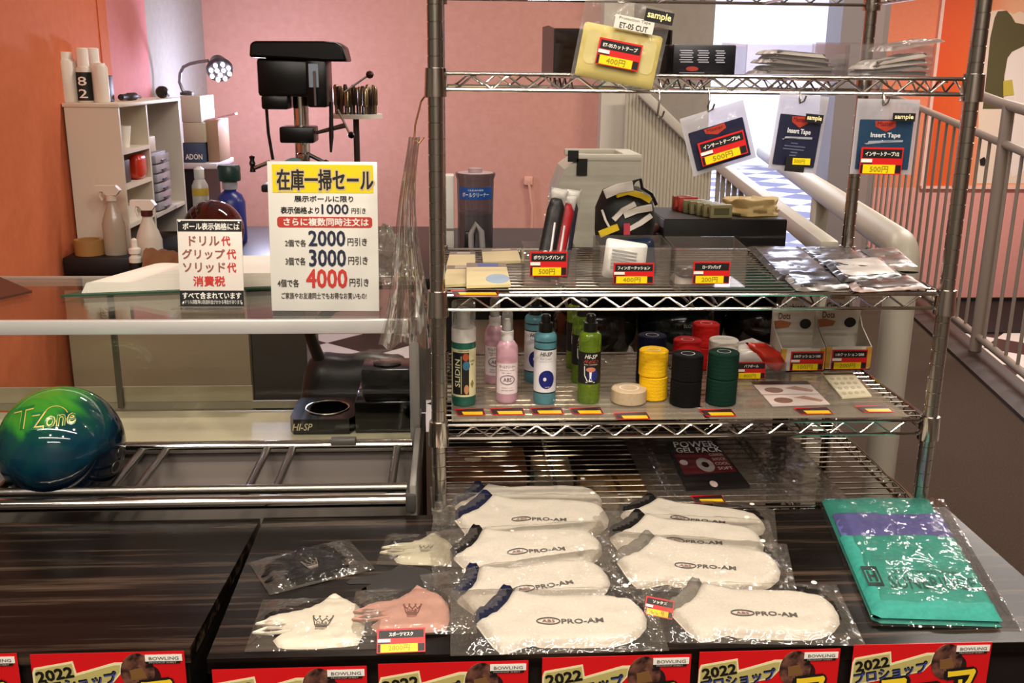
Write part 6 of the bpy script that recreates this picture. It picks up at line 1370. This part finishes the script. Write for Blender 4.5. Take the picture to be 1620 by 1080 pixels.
q = MB(); DT = mat('#0f5148', .6)
q.text('SUNBRIDGE', .70, .085, (.57, .20), 0, .02, fn=tz); q.text('QUALITY SPORTS TOWEL', .55, .03, (.55, .275), 0, 0, fn=tz)
q.build('lettering', DT, tw, 0)
q = MB()
for (u0, u1, v0, v1) in ((.04, .17, .29, .315), (.04, .17, .17, .195), (.04, .055, .17, .315), (.155, .17, .17, .315)): q.add([tz(*k) for k in ((u0, v0), (u1, v0), (u1, v1), (u0, v1))], [(0, 1, 2, 3)])
for (u0, u1, v0, v1) in ((.07, .09, .205, .28), (.12, .14, .205, .28), (.09, .12, .235, .25)): q.add([tz(*k) for k in ((u0, v0), (u1, v0), (u1, v1), (u0, v1))], [(0, 1, 2, 3)])
q.build('logo_square', mat('#0b2a26', .6), tw, 0)
def cov(a, b):
    u_ = -.04+1.18*a; v_ = -.02+1.04*b; x, y = tuv(u_, v_); e_ = min(1, 7*min(a, 1-a), 9*min(b, 1-b)); low = 1 if u_ < 1.0 else max(.15, 1-(u_-1.0)*8)
    return (x, y, .0008+e_*low*(.0235+.004*noise.noise(Vector((x*26, y*22, 9)))+.0022*noise.noise(Vector((x*80, y*60, 4)))))
q = MB(); q.grid(cov, 44, 40); q.build('clear_bag', film('towel_bag', '#fbfaf8', .02, .07, .012, bump=.8, bscale=26, edge=.5), tw, 60)
# ============================================================ flyers on the table fronts
def flyer(px0, px1, py, Yf, label):
    a_ = P(px0, py, Y=Yf); b_ = P(px1, py-(px1-px0)*.03, Y=Yf); w_ = .213; t = thing('flyer', label, 'poster', ((a_.x+b_.x)/2, Yf, (a_.z+b_.z)/2), FACE, 'red flyers along the table fronts')
    w_ = b_.x-a_.x; h_ = w_*1.41; k = w_/670
    MB().box((0, -h_/2, -.0004), (w_, h_, .0008)).build('paper', mat('#d3131a', .3, coat=.4), t)
    def pt(x, y): return ((x-415)*k, -(y-200)*k)
    KHA, KK = mat('#b9ad6a', .45), mat('#e3dcae', .45)
    q = MB(); q.prism([pt(*p) for p in ((82, 292), (90, 268), (262, 238), (272, 300), (440, 250), (476, 250), (470, 300), (430, 350), (80, 420))], 0, .0004); q.build('title_plate', KK, t, 0)
    q = MB(); q.prism([pt(*p) for p in ((90, 300), (98, 276), (256, 248), (265, 312), (440, 262), (466, 262), (460, 300), (424, 342), (92, 410))], 0, .0006); q.build('title_ground', KHA, t, 0)
    r_ = .16; q = MB(); x_, y_ = pt(178, 302); q.text('2022', 165*k, 58*k, (x_, y_, .0010), 0, .06, rot=r_); x_, y_ = pt(272, 348); q.text('プロショップ', 360*k, 66*k, (x_, y_, .0010), 0, .06, rot=r_); q.build('lettering', INK, t, 0)
    q = MB(); x_, y_ = pt(274, 352); q.text('プロショップ', 352*k, 58*k, (x_, y_, .0013), 0, .0, rot=r_); q.build('lettering_core', mat('#3a4a9c', .5), t, 0)
    bm_ = noisy('ball_print', '#1e0f12', '#7c5142', (60, 60, 60), .35, 0, lo=.4, hi=.68)
    MB().prism([pt(a, b) for a, b in ell(75, 95, 28, (540, 300))], 0, .0008).build('ball_picture', bm_, t, 0); MB().prism([pt(a, b) for a, b in ell(40, 60, 20, (600, 330))], 0, .0007).build('ball_picture', mat('#2a1418', .35), t, 0)
    MB().prism([pt(*p) for p in ((505, 290), (560, 278), (580, 330), (510, 340))], .0008, .0011).build('amber_print', mat('#7a5630', .4), t, 0)
    MB().prism([pt(*p) for p in ((578, 214), (740, 214), (740, 246), (578, 246))], .0006, .0012).build('white_badge', WHITE, t, 0); MB().prism([pt(*p) for p in ((578, 246), (730, 246), (730, 258), (578, 258))], .0006, .0012).build('black_badge', INK, t, 0)
    x_, y_ = pt(660, 231); q = MB(); q.text('BOWLING', 130*k, 16*k, (x_, y_, .0016), 0, .01); q.build('lettering', mat('#4a4644', .5), t, 0)
    x_, y_ = pt(654, 252); q = MB(); q.text('PROSHOP SHEET', 120*k, 7*k, (x_, y_, .0016), 0, .0); q.build('lettering', mat('#b9b4ae', .5), t, 0)
    x_, y_ = pt(470, 470); q = MB(); q.text('フェア', 480*k, 250*k, (x_, y_, .0012), 0, .09, rot=.1); q.build('headline_outline', INK, t, 0)
    q = MB(); q.text('フェア', 460*k, 225*k, (x_, y_, .0016), 0, .02, rot=.1); q.build('headline', mat('#f0cc2a', .45), t, 0)
    return t
YA, YBf = P(170, 1030, z=ZT).y-.006, YF-.003
YA = P(300, 1025, z=ZT).y-.003
flyer(-222, 26, 1040, YA, 'red flyer cut by the left picture edge on the left table'); flyer(47, 291, 1036, YA, 'red flyer on the front of the empty left table')
for px0, px1, py, l in ((335, 580, 1060, 'leftmost red flyer on the right table below the white mask'), (598, 836, 1051, 'red flyer below the red price card'), (858, 1094, 1041, 'red flyer below the front left socks'), (1107, 1330, 1032, 'red flyer below the front right socks'), (1351, 1570, 1021, 'rightmost red flyer below the teal towel')): flyer(px0, px1, py, YBf, l)
